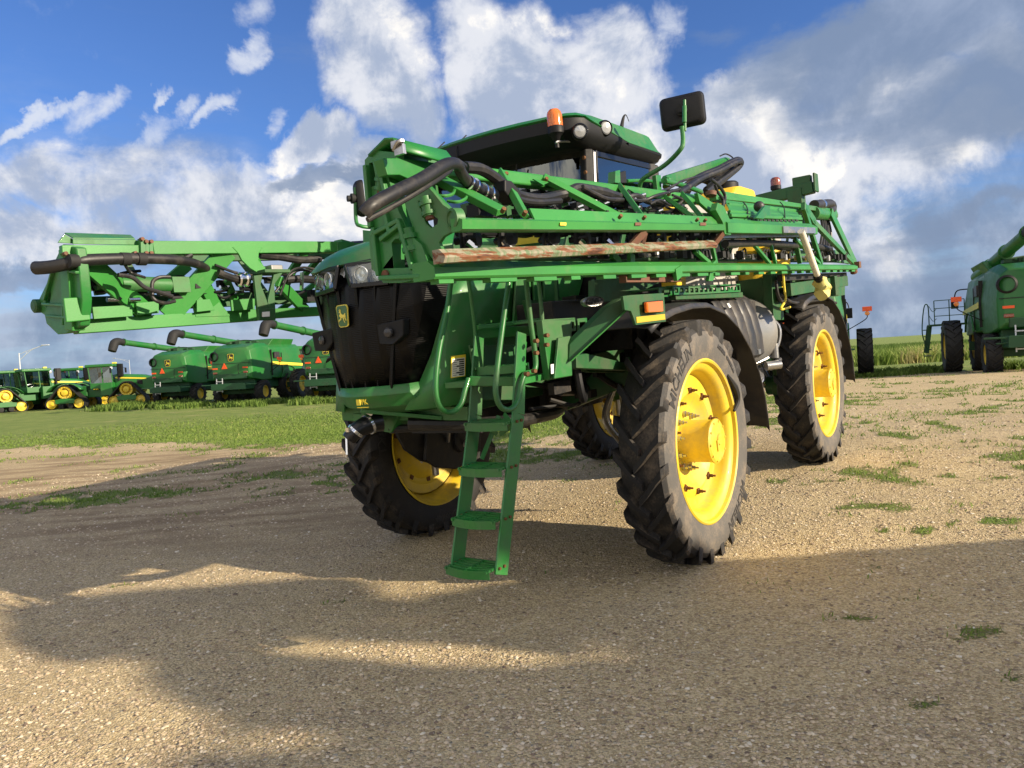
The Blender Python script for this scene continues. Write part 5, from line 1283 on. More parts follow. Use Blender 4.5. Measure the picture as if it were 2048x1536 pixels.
b = MB().bar(at(1345, 594, 'x', 1.45), at(1480, 590, 'x', 1.45), .06, .05).bar(at(1325, 600, 'x', 1.1), at(1480, 598, 'x', 1.1), .05, .2).bar((.6, -.5, 2.12), (.6, 4.5, 2.10), .06, .12)
obj('walkway', b, 'green_dusty', sp, bevel=.005)
# signal plate with turn lamp, carried on a slanting arm
XP = 1.72
b = MB().plate([at(*q, 'x', XP) for q in ((1246, 592), (1262, 590), (1328, 586), (1332, 643), (1272, 650), (1266, 632), (1262, 622), (1250, 620))], (-.02, 0, 0))
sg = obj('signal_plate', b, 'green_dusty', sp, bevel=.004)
xa_ = lambda px: 1.36 + (px - 1138) / 124 * .33
b = MB().plate([at(*q, 'x', xa_(q[0])) for q in ((1140, 688), (1215, 614), (1238, 598), (1262, 592), (1258, 612), (1250, 622), (1141, 722), (1138, 720))], (-.05, 0, 0))
obj('slanting_arm', b, 'green_dusty', sg, bevel=.004)
b = MB().bar(at(1141, 722, 'x', xa_(1141)), at(1250, 622, 'x', xa_(1250)), .06, .008)
obj('arm_flange', b, 'green_worn', sg)
obj('turn_lamp_base', MB().plate([at(*q, 'x', XP + .002) for q in ((1285, 604), (1321, 600), (1322, 624), (1287, 626))], (.02, 0, 0)), 'black', sg, bevel=.006)
ln = obj('turn_lamp', MB().plate([at(*q, 'x', XP + .025) for q in ((1286, 605), (1319, 602), (1320, 624), (1288, 626))], (.03, 0, 0)), 'amber', sg, bevel=.012, seg=3)
obj('reflector_strip', MB().plate([at(*q, 'x', XP + .002) for q in ((1272, 634), (1329, 628), (1330, 639), (1273, 646))], (.003, 0, 0)), 'reflect', sg)
# oval work lamp with ribs
oc = at(1186, 603, 'x', 1.40)
ov = obj('oval_lamp', MB().lathe([(1.0, -.06), (1.0, 0), (.95, .03), (.90, .0), (.0, .02)], (0, 0, 0), (1, 0, 0), 32), 'steel', sp); ov.location = oc; ov.scale = (.5, .085, .036); ov.rotation_euler = (0, 0, rad(-25))
b = MB()
for k in range(-5, 6): b.box((.03, k * .15, .0), (.01, .07, 1.5 * math.sqrt(max(0, 1 - (k * .15) ** 2)) * .9))
b.box((.04, 0, 0), (.01, 1.7, .12))
obj('lamp_ribs', b, 'dimlens', ov)
# dark machinery seen under the boom
b = MB().bb((.5, -1.2, 2.02), (1.05, .5, 2.18)).bb((.75, -.2, 1.75), (1.15, .2, 2.35)).bb((.7, .3, 2.0), (1.3, 1.3, 2.12))
obj('side_tray', b, 'radiator', sp, bevel=.01)
b = MB().plate([at(*q, 'x', 1.20) for q in ((1190, 560), (1330, 545), (1330, 560), (1250, 598), (1190, 606))], (-.06, 0, 0)).bar(at(1140, 720, 'x', 1.2), at(1250, 735, 'x', 1.15), .10, .12, w2=.10, h2=.05)
b.plate([at(*q, 'x', 1.05) for q in ((1130, 722), (1160, 718), (1250, 728), (1250, 745), (1180, 745))], (-.05, 0, 0))
b.plate([at(*q, 'x', .85) for q in ((1050, 600), (1110, 600), (1160, 622), (1165, 642), (1060, 648))], (-.03, 0, 0))
b.bar(at(1112, 560, 'x', .9), at(1118, 640, 'x', .9), .03, .03).bar(at(1186, 560, 'x', .9), at(1190, 640, 'x', .95), .03, .03)
b.plate([at(*q, 'x', .78) for q in ((940, 690), (1045, 690), (1045, 800), (960, 800))], (-.02, 0, 0))
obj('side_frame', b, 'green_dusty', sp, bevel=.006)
obj('caution_tag', MB().plate([at(*q, 'x', .89) for q in ((1117, 622), (1128, 622), (1128, 641), (1118, 641))], (.003, 0, 0)), 'white', sp)

# ---------------- fenders
def fender(y0, s):
    prof = [(-.98, 1.93), (-.80, 2.00), (-.55, 2.045), (-.2, 2.075), (.15, 2.07), (.5, 2.0), (.8, 1.87), (1.08, 1.66), (1.28, 1.42), (1.40, 1.18), (1.44, .98), (1.45, .84)]
    rings = []
    for y, z in prof:
        rings.append([Vector((s * x, y0 + y + dy, z + dz)) for x, dy, dz in ((1.10, 0, -.05), (1.14, 0, 0), (1.30, 0, .006), (1.56, 0, .004), (1.665, 0, -.012), (1.69, 0, -.05))])
    f = obj('fender', MB().loft(rings, closed=False, cap=False), 'fender', sp, solid=.012, sharp=40)
    b = MB().tube([(s * 1.12, y0 - .95, 1.93), (s * 1.12, y0 - 1.06, 1.75), (s * 1.12, y0 - 1.02, 1.45), (s * .9, y0 - .6, 1.5)], .03, 8)
    obj('fender_stay', b, 'black', f)
    return f
for y0 in (0, 3.99):
    for s in (1, -1): fender(y0, s)

# ---------------- tanks between the axles
b = MB().loft([[Vector((x * k, y, z)) for x, y in ((-.95, y0), (.95, y0), (1.05, y0 + .15), (1.05, y1 - .15), (.95, y1), (-.95, y1), (-1.05, y1 - .15), (-1.05, y0 + .15))] for z, k, y0, y1 in ((1.80, .55, 1.8, 4.2), (2.0, .85, 1.5, 4.6), (2.2, 1.0, 1.4, 4.8), (2.95, 1.0, 1.4, 4.8), (3.15, .85, 1.6, 4.6))])
obj('solution_tank', b, 'tank', sp, bevel=.04, seg=3)
# ribbed black side tank
rings = []
n = 46
def ribx(u): return 0.0 if (u * 5.2) % 1 < .72 else -.035
ys = np.linspace(.95, 2.02, n)
b = MB()
for k in range(5):
    y0, y1 = .95 + k * .215, .95 + k * .215 + .19
    prof = [(1.0, 2.14), (1.15, 2.18), (1.30, 2.16), (1.42, 2.06), (1.47, 1.90), (1.50, 1.7), (1.50, 1.50), (1.44, 1.46), (1.2, 1.46)]
    sh = (k - 2) * 0.0
    b.loft([[Vector((x, y0 + .22 * (2.1 - z) * .6, z)) for x, z in prof], [Vector((x + .012, y0 + .02 + .22 * (2.1 - z) * .6, z + .006)) for x, z in prof], [Vector((x + .012, y1 - .02 + .22 * (2.1 - z) * .6, z + .006)) for x, z in prof], [Vector((x, y1 + .22 * (2.1 - z) * .6, z)) for x, z in prof]], closed=False, cap=False)
b.bb((1.0, .98, 1.47), (1.43, 2.15, 2.05))
fb = obj('ribbed_box', b, 'fender', sp, sharp=40)
obj('box_label', MB().plate([at(*q, 'x', 1.49) for q in ((1453, 607), (1457, 606), (1462, 614), (1458, 616))], (.004, 0, 0)), 'white', fb)
obj('box_latch', MB().box((1.50, 1.9, 1.53), (.03, .08, .05)), 'steel', fb)
# stainless drum
b = MB().lathe([(.02, -.25), (.36, -.25), (.40, -.21), (.40, .60), (.36, .64), (.02, .64)], (1.0, 2.15, 1.70), (.15, 1, 0), 40)
b.lathe([(.405, .08), (.41, .09), (.41, .12), (.405, .13)], (1.0, 2.15, 1.70), (.15, 1, 0), 40)
dr = obj('steel_drum', b, 'stainless', sp, sharp=40)
b = MB().tube([(1.2, 2.75, 1.98), (1.45, 2.85, 1.75), (1.40, 2.75, 1.45), (1.2, 2.4, 1.35)], .018, 8).cyl((1.38, 2.5, 1.33), (1.50, 2.62, 1.33), .05, n=14).cyl((1.42, 2.72, 1.40), (1.42, 2.72, 1.56), .045, n=14).cyl((1.40, 2.6, 1.30), (1.40, 2.95, 1.36), .03, n=12)
for q in range(5): b.tube([(1.0, 1.5 + .1 * q, 1.42), (1.35, 1.9 + .1 * q, 1.25 - .02 * q), (1.3, 2.6, 1.30)], .014, 6)
obj('drum_valves', b, 'steel', dr)
# yellow tanks
yt = MB().loft([[Vector((x, y, z)) for x, y in ((.25, y0), (.95, y0), (1.0, y0 + .05), (1.0, y1 - .05), (.95, y1), (.25, y1))] for z, y0, y1 in ((3.1, 3.05, 3.95), (3.34, 3.05, 3.95), (3.42, 3.15, 3.9), (3.44, 3.3, 3.8))])
ytank = obj('rinse_tank', yt, 'yellow_plastic', sp, bevel=.05, seg=3)
cc = at(1474, 366, 'x', .8)
yt.v  # keep
b = MB().lathe([(.17, -.02), (.17, .05), (.15, .07), (.0, .07)], (.78, 3.38, 3.45), (0, 0, 1), 24).tube([(.7, 3.2, 3.5), (.6, 3.05, 3.55), (.5, 2.9, 3.4), (.5, 2.9, 3.2)], .03, 8).box((.7, 3.2, 3.55), (.1, .12, .1)).box((.8, 3.15, 3.52), (.08, .1, .08))
obj('tank_lid', b, 'black', ytank)
b = MB().loft([[Vector((c[0] + q * math.cos(a) * .34, c[1] + q * math.sin(a) * .5, z)) for a in [2 * math.pi * i / 24 for i in range(24)]] for c, z, q in (((1.15, 3.3), 2.02, .35), ((1.15, 3.3), 2.08, .75), ((1.15, 3.3), 2.18, .98), ((1.15, 3.3), 2.42, 1.0), ((1.15, 3.3), 2.62, .98), ((1.15, 3.3), 2.72, .7))])
obj('chemical_inductor', b, 'yellow_plastic', sp, sharp=40)
b = MB().bb((.95, .9, 2.25), (1.12, 1.12, 3.0)); obj('sight_tube', b, 'yellow_plastic', sp, bevel=.02)

# rear frame behind the tank, lift mast, beacon
b = MB().bar((.2, 5.6, 3.52), (1.3, 5.6, 3.58), .16, .16).bb((.95, 5.5, 2.9), (1.15, 5.72, 3.60)).bb((.35, 5.5, 3.0), (.5, 5.7, 3.5)).box((1.15, 5.6, 3.70), (.25, .12, .12)).box((1.33, 5.6, 3.64), (.03, .20, .26))
b.bb((.55, 4.9, 1.75), (.75, 5.1, 3.2)).bb((-.75, 4.9, 1.75), (-.55, 5.1, 3.2)).bb((-.9, 5.4, 1.9), (.9, 5.6, 2.1)).bar((1.0, 4.7, 2.15), (1.7, 4.7, 2.15), .14, .26).bb((.9, 4.3, 2.05), (1.1, 5.6, 2.25))
b.bb((1.0, 2.75, 1.75), (1.35, 2.85, 2.3)).bb((1.0, 2.75, 2.0), (1.1, 4.6, 2.1))
obj('rear_mast', b, 'green_dusty', sp, bevel=.012)
beacon(at(1553, 393, 'x', .6), .13, .075, 'redlens')
b = MB().plate([at(*q, 'x', 1.45) for q in ((1543, 546), (1566, 546), (1568, 640), (1548, 640), (1545, 590))], (-.1, 0, 0)).bar(at(1575, 580, 'x', 1.6), at(1690, 562, 'x', 1.6), .08, .14).plate([at(*q, 'x', 1.2) for q in ((1560, 560), (1690, 548), (1690, 590), (1600, 605), (1560, 620))], (-.1, 0, 0))
obj('rear_cross_frame', b, 'green_dusty', sp, bevel=.006)
b = MB().bar(at(1560, 556, 'x', 1.58), at(1690, 550, 'x', 1.58), .05, .07).bar(at(1576, 590, 'x', 1.40), at(1660, 588, 'x', 1.40), .05, .05)
random.seed(41)
for k in range(26): b.box(at(random.uniform(1560, 1680), random.uniform(548, 604), 'x', 1.50), (.05, random.uniform(.05, .25), random.uniform(.03, .09)))
b.tube([at(1560, 590, 'x', 1.6), at(1590, 606, 'x', 1.6), at(1640, 600, 'x', 1.6), at(1672, 606, 'x', 1.6)], .02, 6).tube([at(1552, 560, 'x', 1.62), at(1556, 590, 'x', 1.62), at(1570, 612, 'x', 1.6)], .018, 6)
obj('rear_valves', b, 'radiator', sp, bevel=.004)
obj('yellow_strap', MB().tube([at(1566, 545, 'x', 1.62), at(1569, 580, 'x', 1.63), at(1571, 600, 'x', 1.63), at(1562, 618, 'x', 1.62), at(1580, 614, 'x', 1.62)], .012, 6), 'decal_yellow', sp)
# lifting arm with hoses above the boom
b = MB().plate([at(*q, 'x', 1.05) for q in ((1325, 366), (1335, 350), (1452, 314), (1460, 316), (1460, 324), (1360, 366))], (-.05, 0, 0)).plate([at(*q, 'x', 1.15) for q in ((1312, 350), (1322, 350), (1324, 385), (1316, 388))], (-.04, 0, 0)).cyl(at(1335, 358, 'x', 1.1), at(1332, 375, 'x', 1.1), .035, n=10).tube([at(1330, 362, 'x', 1.2), at(1370, 372, 'x', 1.2), at(1402, 384, 'x', 1.2)], .025, 8)
lf = obj('lift_arm', b, 'green', sp, bevel=.006)
b = MB()
for k, (xx, r) in enumerate(((1.12, .034), (1.20, .028), (1.05, .024))):
    o_ = k * 5
    b.tube([at(1345, 396 + o_ * .3, 'x', xx + .12), at(1372, 372 + o_, 'x', xx + .06), at(1402, 352 + o_, 'x', xx), at(1440, 336 + o_, 'x', xx), at(1466, 322 + o_, 'x', xx), at(1479, 320 + o_ * .6, 'x', xx - .02), at(1481, 329 + o_ * .4, 'x', xx - .05), at(1462, 342 + o_ * .8, 'x', xx - .06), at(1436, 360 + o_, 'x', xx - .05), at(1412, 380 + o_ * .8, 'x', xx)], r, 9)
b.tube([at(1300, 384, 'x', 1.3), at(1330, 380, 'x', 1.25), at(1365, 362, 'x', 1.2), at(1400, 352, 'x', 1.15), at(1425, 344, 'x', 1.15)], .013, 6)
b.tube([at(1440, 312, 'x', 1.1), at(1452, 308, 'x', 1.1), at(1466, 316, 'x', 1.1), at(1470, 330, 'x', 1.1)], .008, 5)
obj('lift_hoses', b, 'hose', lf)
# ==================================================================  BOOMS
def sect_bar(b, pts, sec):
    """sweep a section (x,z offsets) along straight runs"""
    for p, q in zip(pts[:-1], pts[1:]): b.sweep(sec, p, q, (1, 0, 0), (0, 0, 1))
    return b
# ---------------- left boom (towards the viewer)
xa, xb_, xc = 1.48, 1.92, 1.72
A0, A1, A2 = at(800, 332, 'x', xa), at(1395, 400, 'x', xa), at(1612, 424, 'x', xa)
B0, B1 = at(922, 448, 'x', xb_), at(1448, 455, 'x', xb_)
C0, C1, C2 = at(852, 542, 'x', xc), at(1420, 535, 'x', xc), at(1708, 535, 'x', xc)
D0, D1 = at(880, 512, 'x', 1.86), at(1428, 488, 'x', 1.86)
b = MB(); b.sweep([(-.04, -.038), (.03, -.038), (.038, -.03), (.038, .024), (.03, .036), (-.03, .038)], A0, A1, (1, 0, 0), (0, 0, 1))
boom = obj('boom', b, 'green_worn', sp, bevel=.005)
b = MB().sweep([(-.015, -.027), (.004, -.021), (.010, .018), (-.018, .030), (-.055, .030), (-.055, -.027)], B0, B1, (1, 0, 0), (0, 0, 1))
Bm = B0 + (B1 - B0) * .20; b.sweep([(-.055, .028), (-.043, .028), (-.070, .094), (-.082, .094)], Bm, B1, (1, 0, 0), (0, 0, 1))
mid_chord = obj('middle_chord', b, 'green_worn', boom, sharp=15)
# notches along its upper edge
n = 17
for i in range(4, n): 
    p = B0 + (B1 - B0) * ((i + .8) / n); obj('chord_stud', MB().box(p + Vector((-.078, 0, .094)), (.012, .022, .02)), 'mattblack', boom)
b = MB().sweep([(-.04, -.030), (.015, -.030), (.026, -.010), (.026, .0), (-.004, .029), (-.04, .029)], D0, D1, (1, 0, 0), (0, 0, 1))
obj('wear_rail', b, 'worn_rail', boom, sharp=15)
b = MB().sweep([(-.08, -.04), (.04, -.04), (.05, -.03), (.05, .01), (.01, .042), (-.08, .042)], C0, C1, (1, 0, 0), (0, 0, 1))
b.sweep([(-.08, -.034), (.04, -.034), (.05, -.026), (.05, .012), (.01, .036), (-.08, .036)], C1, C2, (1, 0, 0), (0, 0, 1))
obj('bottom_chord', b, 'green_worn', boom, sharp=15)
random.seed(3); n = 24
for i in range(n):
    t0 = (i + .1) / n; p = C0 + (C2 - C0) * t0 ** 1.0; L = random.choice((.10, .16, .22))
    q = p + (C2 - C0).normalized() * L; obj('skid_clip', MB().bar(p + Vector((.01, 0, -.048)), q + Vector((.01, 0, -.048)), .05, .022), 'green_worn', boom)
def lat(p0, p1, w, th, x0, x1, name='brace', mt='green_worn', par=None, up=(1, 0, .3), w2=None):
    return obj(name, MB().bar(at(*p0, 'x', x0), at(*p1, 'x', x1), w, th, up=up, w2=w2), mt, par or boom, bevel=.004)
UPX = (1, 0, .25)
for p0, p1, w in (((872, 356), (1003, 424), .085), ((1003, 345), (1050, 432), .055), ((1086, 355), (1240, 436), .055), ((1240, 372), (1286, 436), .050), ((1330, 395), (1393, 440), .050), ((1364, 388), (1408, 440), .045), ((1395, 392), (1440, 445), .04)):
    lat(p0, p1, w, .035, xa + .03, xb_ - .09)
for p, q in (((1083, 355), (1060, 352)), ((1275, 374), (1262, 371))):
    pass
# gusset fins along the top chord
b = MB()
for px, py in ((1095, 360), (1285, 380), (1128, 368)):
    b.plate([at(px - 28, py - 2, 'x', xa + .06), at(px + 4, py + 4, 'x', xa + .06), at(px - 8, py + 10, 'x', xa + .10)], (-.012, 0, 0))
obj('gusset', b, 'green_worn', boom)
# lower lattice between middle and bottom chords
XL = 1.70
for p0, p1, w in (((1388, 500), (1420, 528), .045), ((1424, 492), (1432, 530), .05), ((1493, 472), (1540, 528), .05), ((1538, 472), (1551, 528), .05), ((1222, 508), (1240, 528), .07), ((1262, 508), (1262, 528), .06), ((1590, 478), (1640, 528), .05)):
    lat(p0, p1, w, .03, XL, XL)
# inner truss of the folded boom: a second, deeper set
xi = 1.30
I0, I1 = at(900, 470, 'x', xi), at(1600, 480, 'x', xi)
b = MB().bar(at(930, 420, 'x', xi), at(1600, 440, 'x', xi), .06, .07).bar(at(900, 505, 'x', xi), at(1690, 520, 'x', xi), .06, .08)
for k in range(13):
    px = 925 + k * 55; b.bar(at(px, 425, 'x', xi), at(px + (28 if k % 2 else -16), 510, 'x', xi), .05, .02, up=(1, 0, 0))
obj('inner_truss', b, 'green_dusty', boom, bevel=.004)
# nozzle bodies and spray line
nz = MB().cyl((0, 0, .05), (0, 0, -.055), .017, n=10).cyl((0, 0, -.05), (0, .0, -.085), .026, n=12).cyl((-.035, 0, -.02), (.05, 0, -.02), .014, n=8).box((0, 0, .035), (.055, .045, .035)).lathe([(.03, 0), (.034, .012), (.0, .02)], (.05, 0, -.02), (1, 0, 0), 10)
nz_me = nz.mesh('nozzle_body', 'black')
tp_me = MB().cyl((.035, 0, -.055), (.07, .01, -.085), .012, n=8).cyl((.02, 0, -.03), (.05, 0, -.06), .018, n=8).box((.045, .015, -.035), (.012, .03, .02)).mesh('nozzle_tip', 'chrome')
def nozzle(p, s=1.0, rz=0.0, tip=True):
    o = obj('nozzle_body', nz_me, None, boom); o.location = p; o.scale = (s, s, s); o.rotation_euler = (0, 0, rz)
    if tip: t_ = obj('nozzle_tip', tp_me, None, boom); t_.location = p; t_.scale = (s, s, s); t_.rotation_euler = (0, 0, rz)
for i, px in enumerate((926, 1002, 1090, 1152, 1210, 1262, 1308, 1348, 1383, 1412)):
    nozzle(at(px, 470, 'x', 1.70), 1.25, random.uniform(-.4, .4))
b = MB().tube([at(915, 466, 'x', 1.68), at(1180, 464, 'x', 1.68), at(1430, 462, 'x', 1.68)], .018, 8)
for px in range(940, 1420, 36): b.box(at(px, 463, 'x', 1.66), (.05, .09, .06))
obj('spray_line', b, 'black', boom)
b = MB().tube([at(1130, 505, 'x', 1.62), at(1250, 510, 'x', 1.60), at(1400, 512, 'x', 1.58), at(1690, 516, 'x', 1.55)], .016, 8)
for k in range(26):
    px = 1140 + k * 21.5; y = 505 + (px - 1130) * .019; b.cyl(at(px, y - 4, 'x', 1.62), at(px + 1, y + 7, 'x', 1.62), .022, n=8)
obj('lower_spray_line', b, 'steel', boom)
random.seed(11)
for k in range(60):
    b = MB()
    px = random.uniform(1130, 1690); y = 503 + (px - 1130) * .021; p = at(px, y, 'x', 1.63 + random.uniform(-.04, .04))
    b.box(p, (.05, .04 + random.random() * .05, random.uniform(.04, .09)))
    if k % 2: b.tube([p, p + Vector((.02, .08, .06)), p + Vector((.0, .18, .01))], .008, 5)
    obj('spray_nozzle', b, 'mattblack', boom)
# big feed hoses
b = MB().tube([at(728, 428, 'x', 1.78) + Vector((0, -.0, 0)), at(745, 410, 'x', 1.80), at(790, 385, 'x', 1.80), at(840, 360, 'x', 1.78), at(880, 335, 'x', 1.76), at(900, 327, 'x', 1.74), at(915, 330, 'x', 1.70), at(922, 345, 'x', 1.68), at(935, 365, 'x', 1.66)], [.026, .028, .029, .029, .029, .028, .028, .028, .028], 16)
b.tube([at(735, 440, 'x', 1.70), at(800, 405, 'x', 1.74), at(850, 375, 'x', 1.76), at(895, 345, 'x', 1.74), at(915, 325, 'x', 1.72), at(930, 332, 'x', 1.66)], .012, 10)
fh = obj('feed_hose', b, 'hose', boom)
b = MB().tube([at(935, 364, 'x', 1.66), at(950, 374, 'x', 1.66), at(968, 385, 'x', 1.64), at(985, 392, 'x', 1.62)], [.034, .032, .042, .040], 14)
obj('valve_body', b, 'gloss_black', fh)
b = MB()
for px, py, dx, dy, r in ((936, 365, 6, 5, .038), (946, 371, 6, 4, .040), (962, 382, 6, 3, .044), (974, 387, 6, 3, .045)):
    p = at(px, py, 'x', 1.66); q = at(px + dx * .4, py + dy * .4, 'x', 1.66); b.cyl(p, q, r, n=20)
b.tube([at(985, 398, 'x', 1.68), at(994, 408, 'x', 1.68), at(1001, 411, 'x', 1.68)], [.02, .016, .012], 8)
obj('hose_clamps', b, 'chrome', fh)
obj('shutoff_valve', MB().plate([at(*q, 'x', 1.60) for q in ((985, 365), (1000, 368), (1021, 392), (1015, 412), (1002, 412), (985, 388))], (.08, 0, 0)), 'black', fh, bevel=.01)
def hose(pts, x, r, n=9):
    return MB().tube([at(px, py, 'x', x + (random.random() - .5) * .03) for px, py in pts], r, n)
random.seed(5)
for pts, x, r in (([(930, 335), (960, 338), (985, 352), (1010, 372), (1040, 392), (1080, 398), (1112, 392), (1130, 388)], 1.60, .030),
                  ([(1010, 385), (1040, 400), (1075, 405), (1120, 402)], 1.62, .020), ([(1130, 395), (1150, 378), (1180, 380), (1210, 386), (1240, 396)], 1.58, .034),
                  ([(1165, 374), (1190, 388), (1215, 398), (1245, 400)], 1.62, .016), ([(1255, 396), (1275, 392), (1300, 404), (1325, 404)], 1.56, .022),
                  ([(1262, 400), (1290, 400), (1310, 392), (1335, 385), (1360, 378)], 1.60, .012), ([(1345, 390), (1365, 400), (1345, 412), (1320, 400), (1300, 408)], 1.60, .010),
                  ([(1030, 414), (1060, 408), (1090, 420), (1110, 414)], 1.55, .010), ([(1050, 418), (1075, 410), (1100, 400), (1128, 408)], 1.53, .009),
                  ([(1430, 370), (1436, 385), (1446, 400), (1442, 418), (1420, 412), (1408, 400)], 1.75, .012), ([(1422, 358), (1438, 372), (1450, 392), (1446, 412)], 1.72, .014)):
    obj('hose', hose(pts, x, r), 'hose', boom)
b = MB(); random.seed(9)
for k in range(46):
    px = random.uniform(960, 1400); py = random.uniform(385, 425); p = at(px, py, 'x', random.uniform(1.38, 1.55)); b.box(p, (random.uniform(.03, .08), random.uniform(.04, .16), random.uniform(.03, .07)))
for k in range(14):
    px = random.uniform(980, 1380); py = random.uniform(385, 420); b.tube([at(px, py, 'x', 1.5), at(px + 18, py + random.uniform(-10, 12), 'x', 1.52), at(px + 42, py + random.uniform(-6, 8), 'x', 1.5)], .010, 6)
obj('valve_block', b, 'black', boom)
random.seed(19)
for k in range(22):
    px = random.uniform(1000, 1400); py = random.uniform(392, 425); p = at(px, py, 'x', 1.56); obj('hose_fitting', MB().cyl(p, p + Vector((.02, .03, .01)), .014, n=8), 'chrome', boom)
for px, py in ((1340, 355), (1252, 352)): pass
obj('black_bumper', MB().plate([at(*q, 'x', 1.36) for q in ((1240, 345), (1252, 341), (1254, 366), (1240, 366))], (-.08, 0, 0)), 'black', boom, bevel=.006)
obj('bumper_plate', MB().plate([at(*q, 'x', 1.37) for q in ((1231, 342), (1240, 340), (1241, 366), (1230, 365))], (-.06, 0, 0)), 'green', boom)
# tip: cast end bracket
YP = -3.22
def yp(q, y=YP): return [at(px, py, 'y', y) for px, py in q]
b = MB().plate(yp([(729, 320), (738, 310), (760, 309), (772, 330), (776, 352), (796, 420), (806, 440), (820, 470), (843, 489), (859, 532), (854, 556), (800, 566), (766, 566), (757, 550), (743, 538), (737, 470), (742, 455), (732, 395)]), (0, .075, 0),
                   [yp([(783, 486), (790, 478), (803, 476), (815, 490), (822, 520), (820, 535), (788, 536)]), yp([(738, 326), (745, 325), (750, 350), (750, 372), (739, 374)])])
br = obj('end_bracket', b, 'green', boom, bevel=.010, seg=3)
# stiffening ribs on the casting
b = MB()
def rib(q0, q1, w=.022, y=YP - .012): b.bar(at(*q0, 'y', y), at(*q1, 'y', y), w, .03, up=(0, 1, 0))
for q0, q1 in (((748, 455), (758, 552)), ((744, 470), (800, 440)), ((770, 420), (782, 470)), ((798, 440), (826, 540)), ((760, 556), (845, 552)), ((732, 330), (742, 455)), ((757, 320), (775, 400)), ((762, 480), (800, 450))): rib(q0, q1)
obj('bracket_ribs', b, 'green', br, bevel=.006)
YG = -3.20
b = MB().plate(yp([(806, 398), (849, 366), (866, 384), (886, 409), (904, 421), (924, 433), (920, 456), (900, 466), (886, 474), (878, 486), (889, 509), (882, 532), (868, 524), (856, 508), (838, 487), (826, 460)], YG), (0, .022, 0),
                   [yp([(836, 402), (848, 408), (864, 430), (875, 438), (874, 448), (862, 456), (852, 446)], YG)])
gp = obj('hinge_plate', b, 'green', boom, bevel=.004)
b = MB()
c = at(908, 438, 'y', YG); obj('hinge_pin', MB().lathe([(.046, .03), (.046, -.012), (.034, -.016), (.032, -.008), (.0, -.008)], c, (.35, 1, 0), 28), 'green', gp)
for q0, q1, r in (((765, 357), (763, 378), .028), ((818, 470), (824, 500), .034), ((852, 404), (858, 428), .026)):
    a_ = at(*q0, 'y', YP + .02); c_ = at(*q1, 'y', YP + .02); d_ = (c_ - a_)
    g_ = obj('hinge_knuckle', MB().cyl(a_ - d_ * .4, c_ + d_ * .2, r, n=20).cyl(a_, a_ + d_ * .3, r * 1.35, n=20).cyl(c_ - d_ * .2, c_ + d_ * .1, r * 1.3, n=20), 'green', br)
    obj('pivot_pin', MB().cyl(c_ + d_ * .2, c_ + d_ * .45, r * .75, n=16), 'rustpin', g_)
c = at(772, 549, 'y', YP); obj('pin_head', MB().lathe([(.022, -.03), (.02, -.04), (.0, -.04)], c + Vector((0, .03, 0)), (0, 1, 0), 18), 'rustpin', br)
obj('lower_arm', MB().bar(at(846, 515, 'y', -3.12), at(860, 545, 'y', -3.12), .04, .04), 'green', br, bevel=.006)
# wear rail end plate
obj('rail_end_plate', MB().plate(yp([(858, 486), (876, 484), (889, 508), (882, 533), (864, 522)], -3.18), (0, .012, 0)), 'rustpin', boom)
# cap over the tip: a folded sheet over the end, ridge running back
yc = -3.24
sec_ = [at(*q, 'y', yc) for q in ((736, 311), (769, 278), (785, 277), (800, 300))]
dv = at(892, 303, 'x', sec_[2].x + .02) - sec_[2]
back_ = [p + dv + Vector(o_) for p, o_ in zip(sec_, ((0.02, 0, .0), (0, 0, 0), (0, 0, 0), (.02, 0, -.02)))]
cp_ = obj('boom_cap', MB().loft([sec_, back_], closed=False, cap=False), 'green', boom, solid=.010, sharp=15)
b = MB().bar(at(800, 318, 'x', 1.52), at(900, 330, 'x', 1.52), .012, .06).bar(at(752, 312, 'y', -3.2), at(800, 318, 'y', -3.2), .05, .05)
obj('cap_bracket', b, 'green', boom, bevel=.004)
obj('lynch_pin', MB().box(at(795, 288, 'y', -3.28), (.06, .02, .03)).box(at(800, 300, 'y', -3.28), (.05, .02, .04)).tube([at(788, 300, 'y', -3.28), at(796, 284, 'y', -3.3), at(806, 282, 'y', -3.28)], .010, 6), 'steel', cp_)
# upper box behind the casting
b = MB().plate([at(*q, 'x', 1.60) for q in ((765, 316), (800, 316), (850, 322), (905, 332), (880, 350), (850, 372), (800, 350), (775, 350))], (-.06, 0, 0)).bar(at(770, 372, 'y', -3.2), at(805, 362, 'y', -3.1), .06, .05).bar(at(820, 380, 'y', -3.1), at(868, 384, 'y', -2.8), .05, .08)
b.bar(at(850, 372, 'x', 1.62), at(912, 440, 'x', 1.84), .07, .03, up=(1, 0, .2))
obj('tip_box', b, 'green', boom, bevel=.006)
b = MB().tube([at(873, 390, 'x', 1.66), at(890, 392, 'x', 1.70), at(905, 388, 'x', 1.68), at(910, 378, 'x', 1.62)], .008, 6).tube([at(895, 402, 'x', 1.70), at(915, 404, 'x', 1.74), at(930, 398, 'x', 1.72), at(934, 390, 'x', 1.66)], .008, 6)
obj('hose_guides', b, 'green_worn', boom)
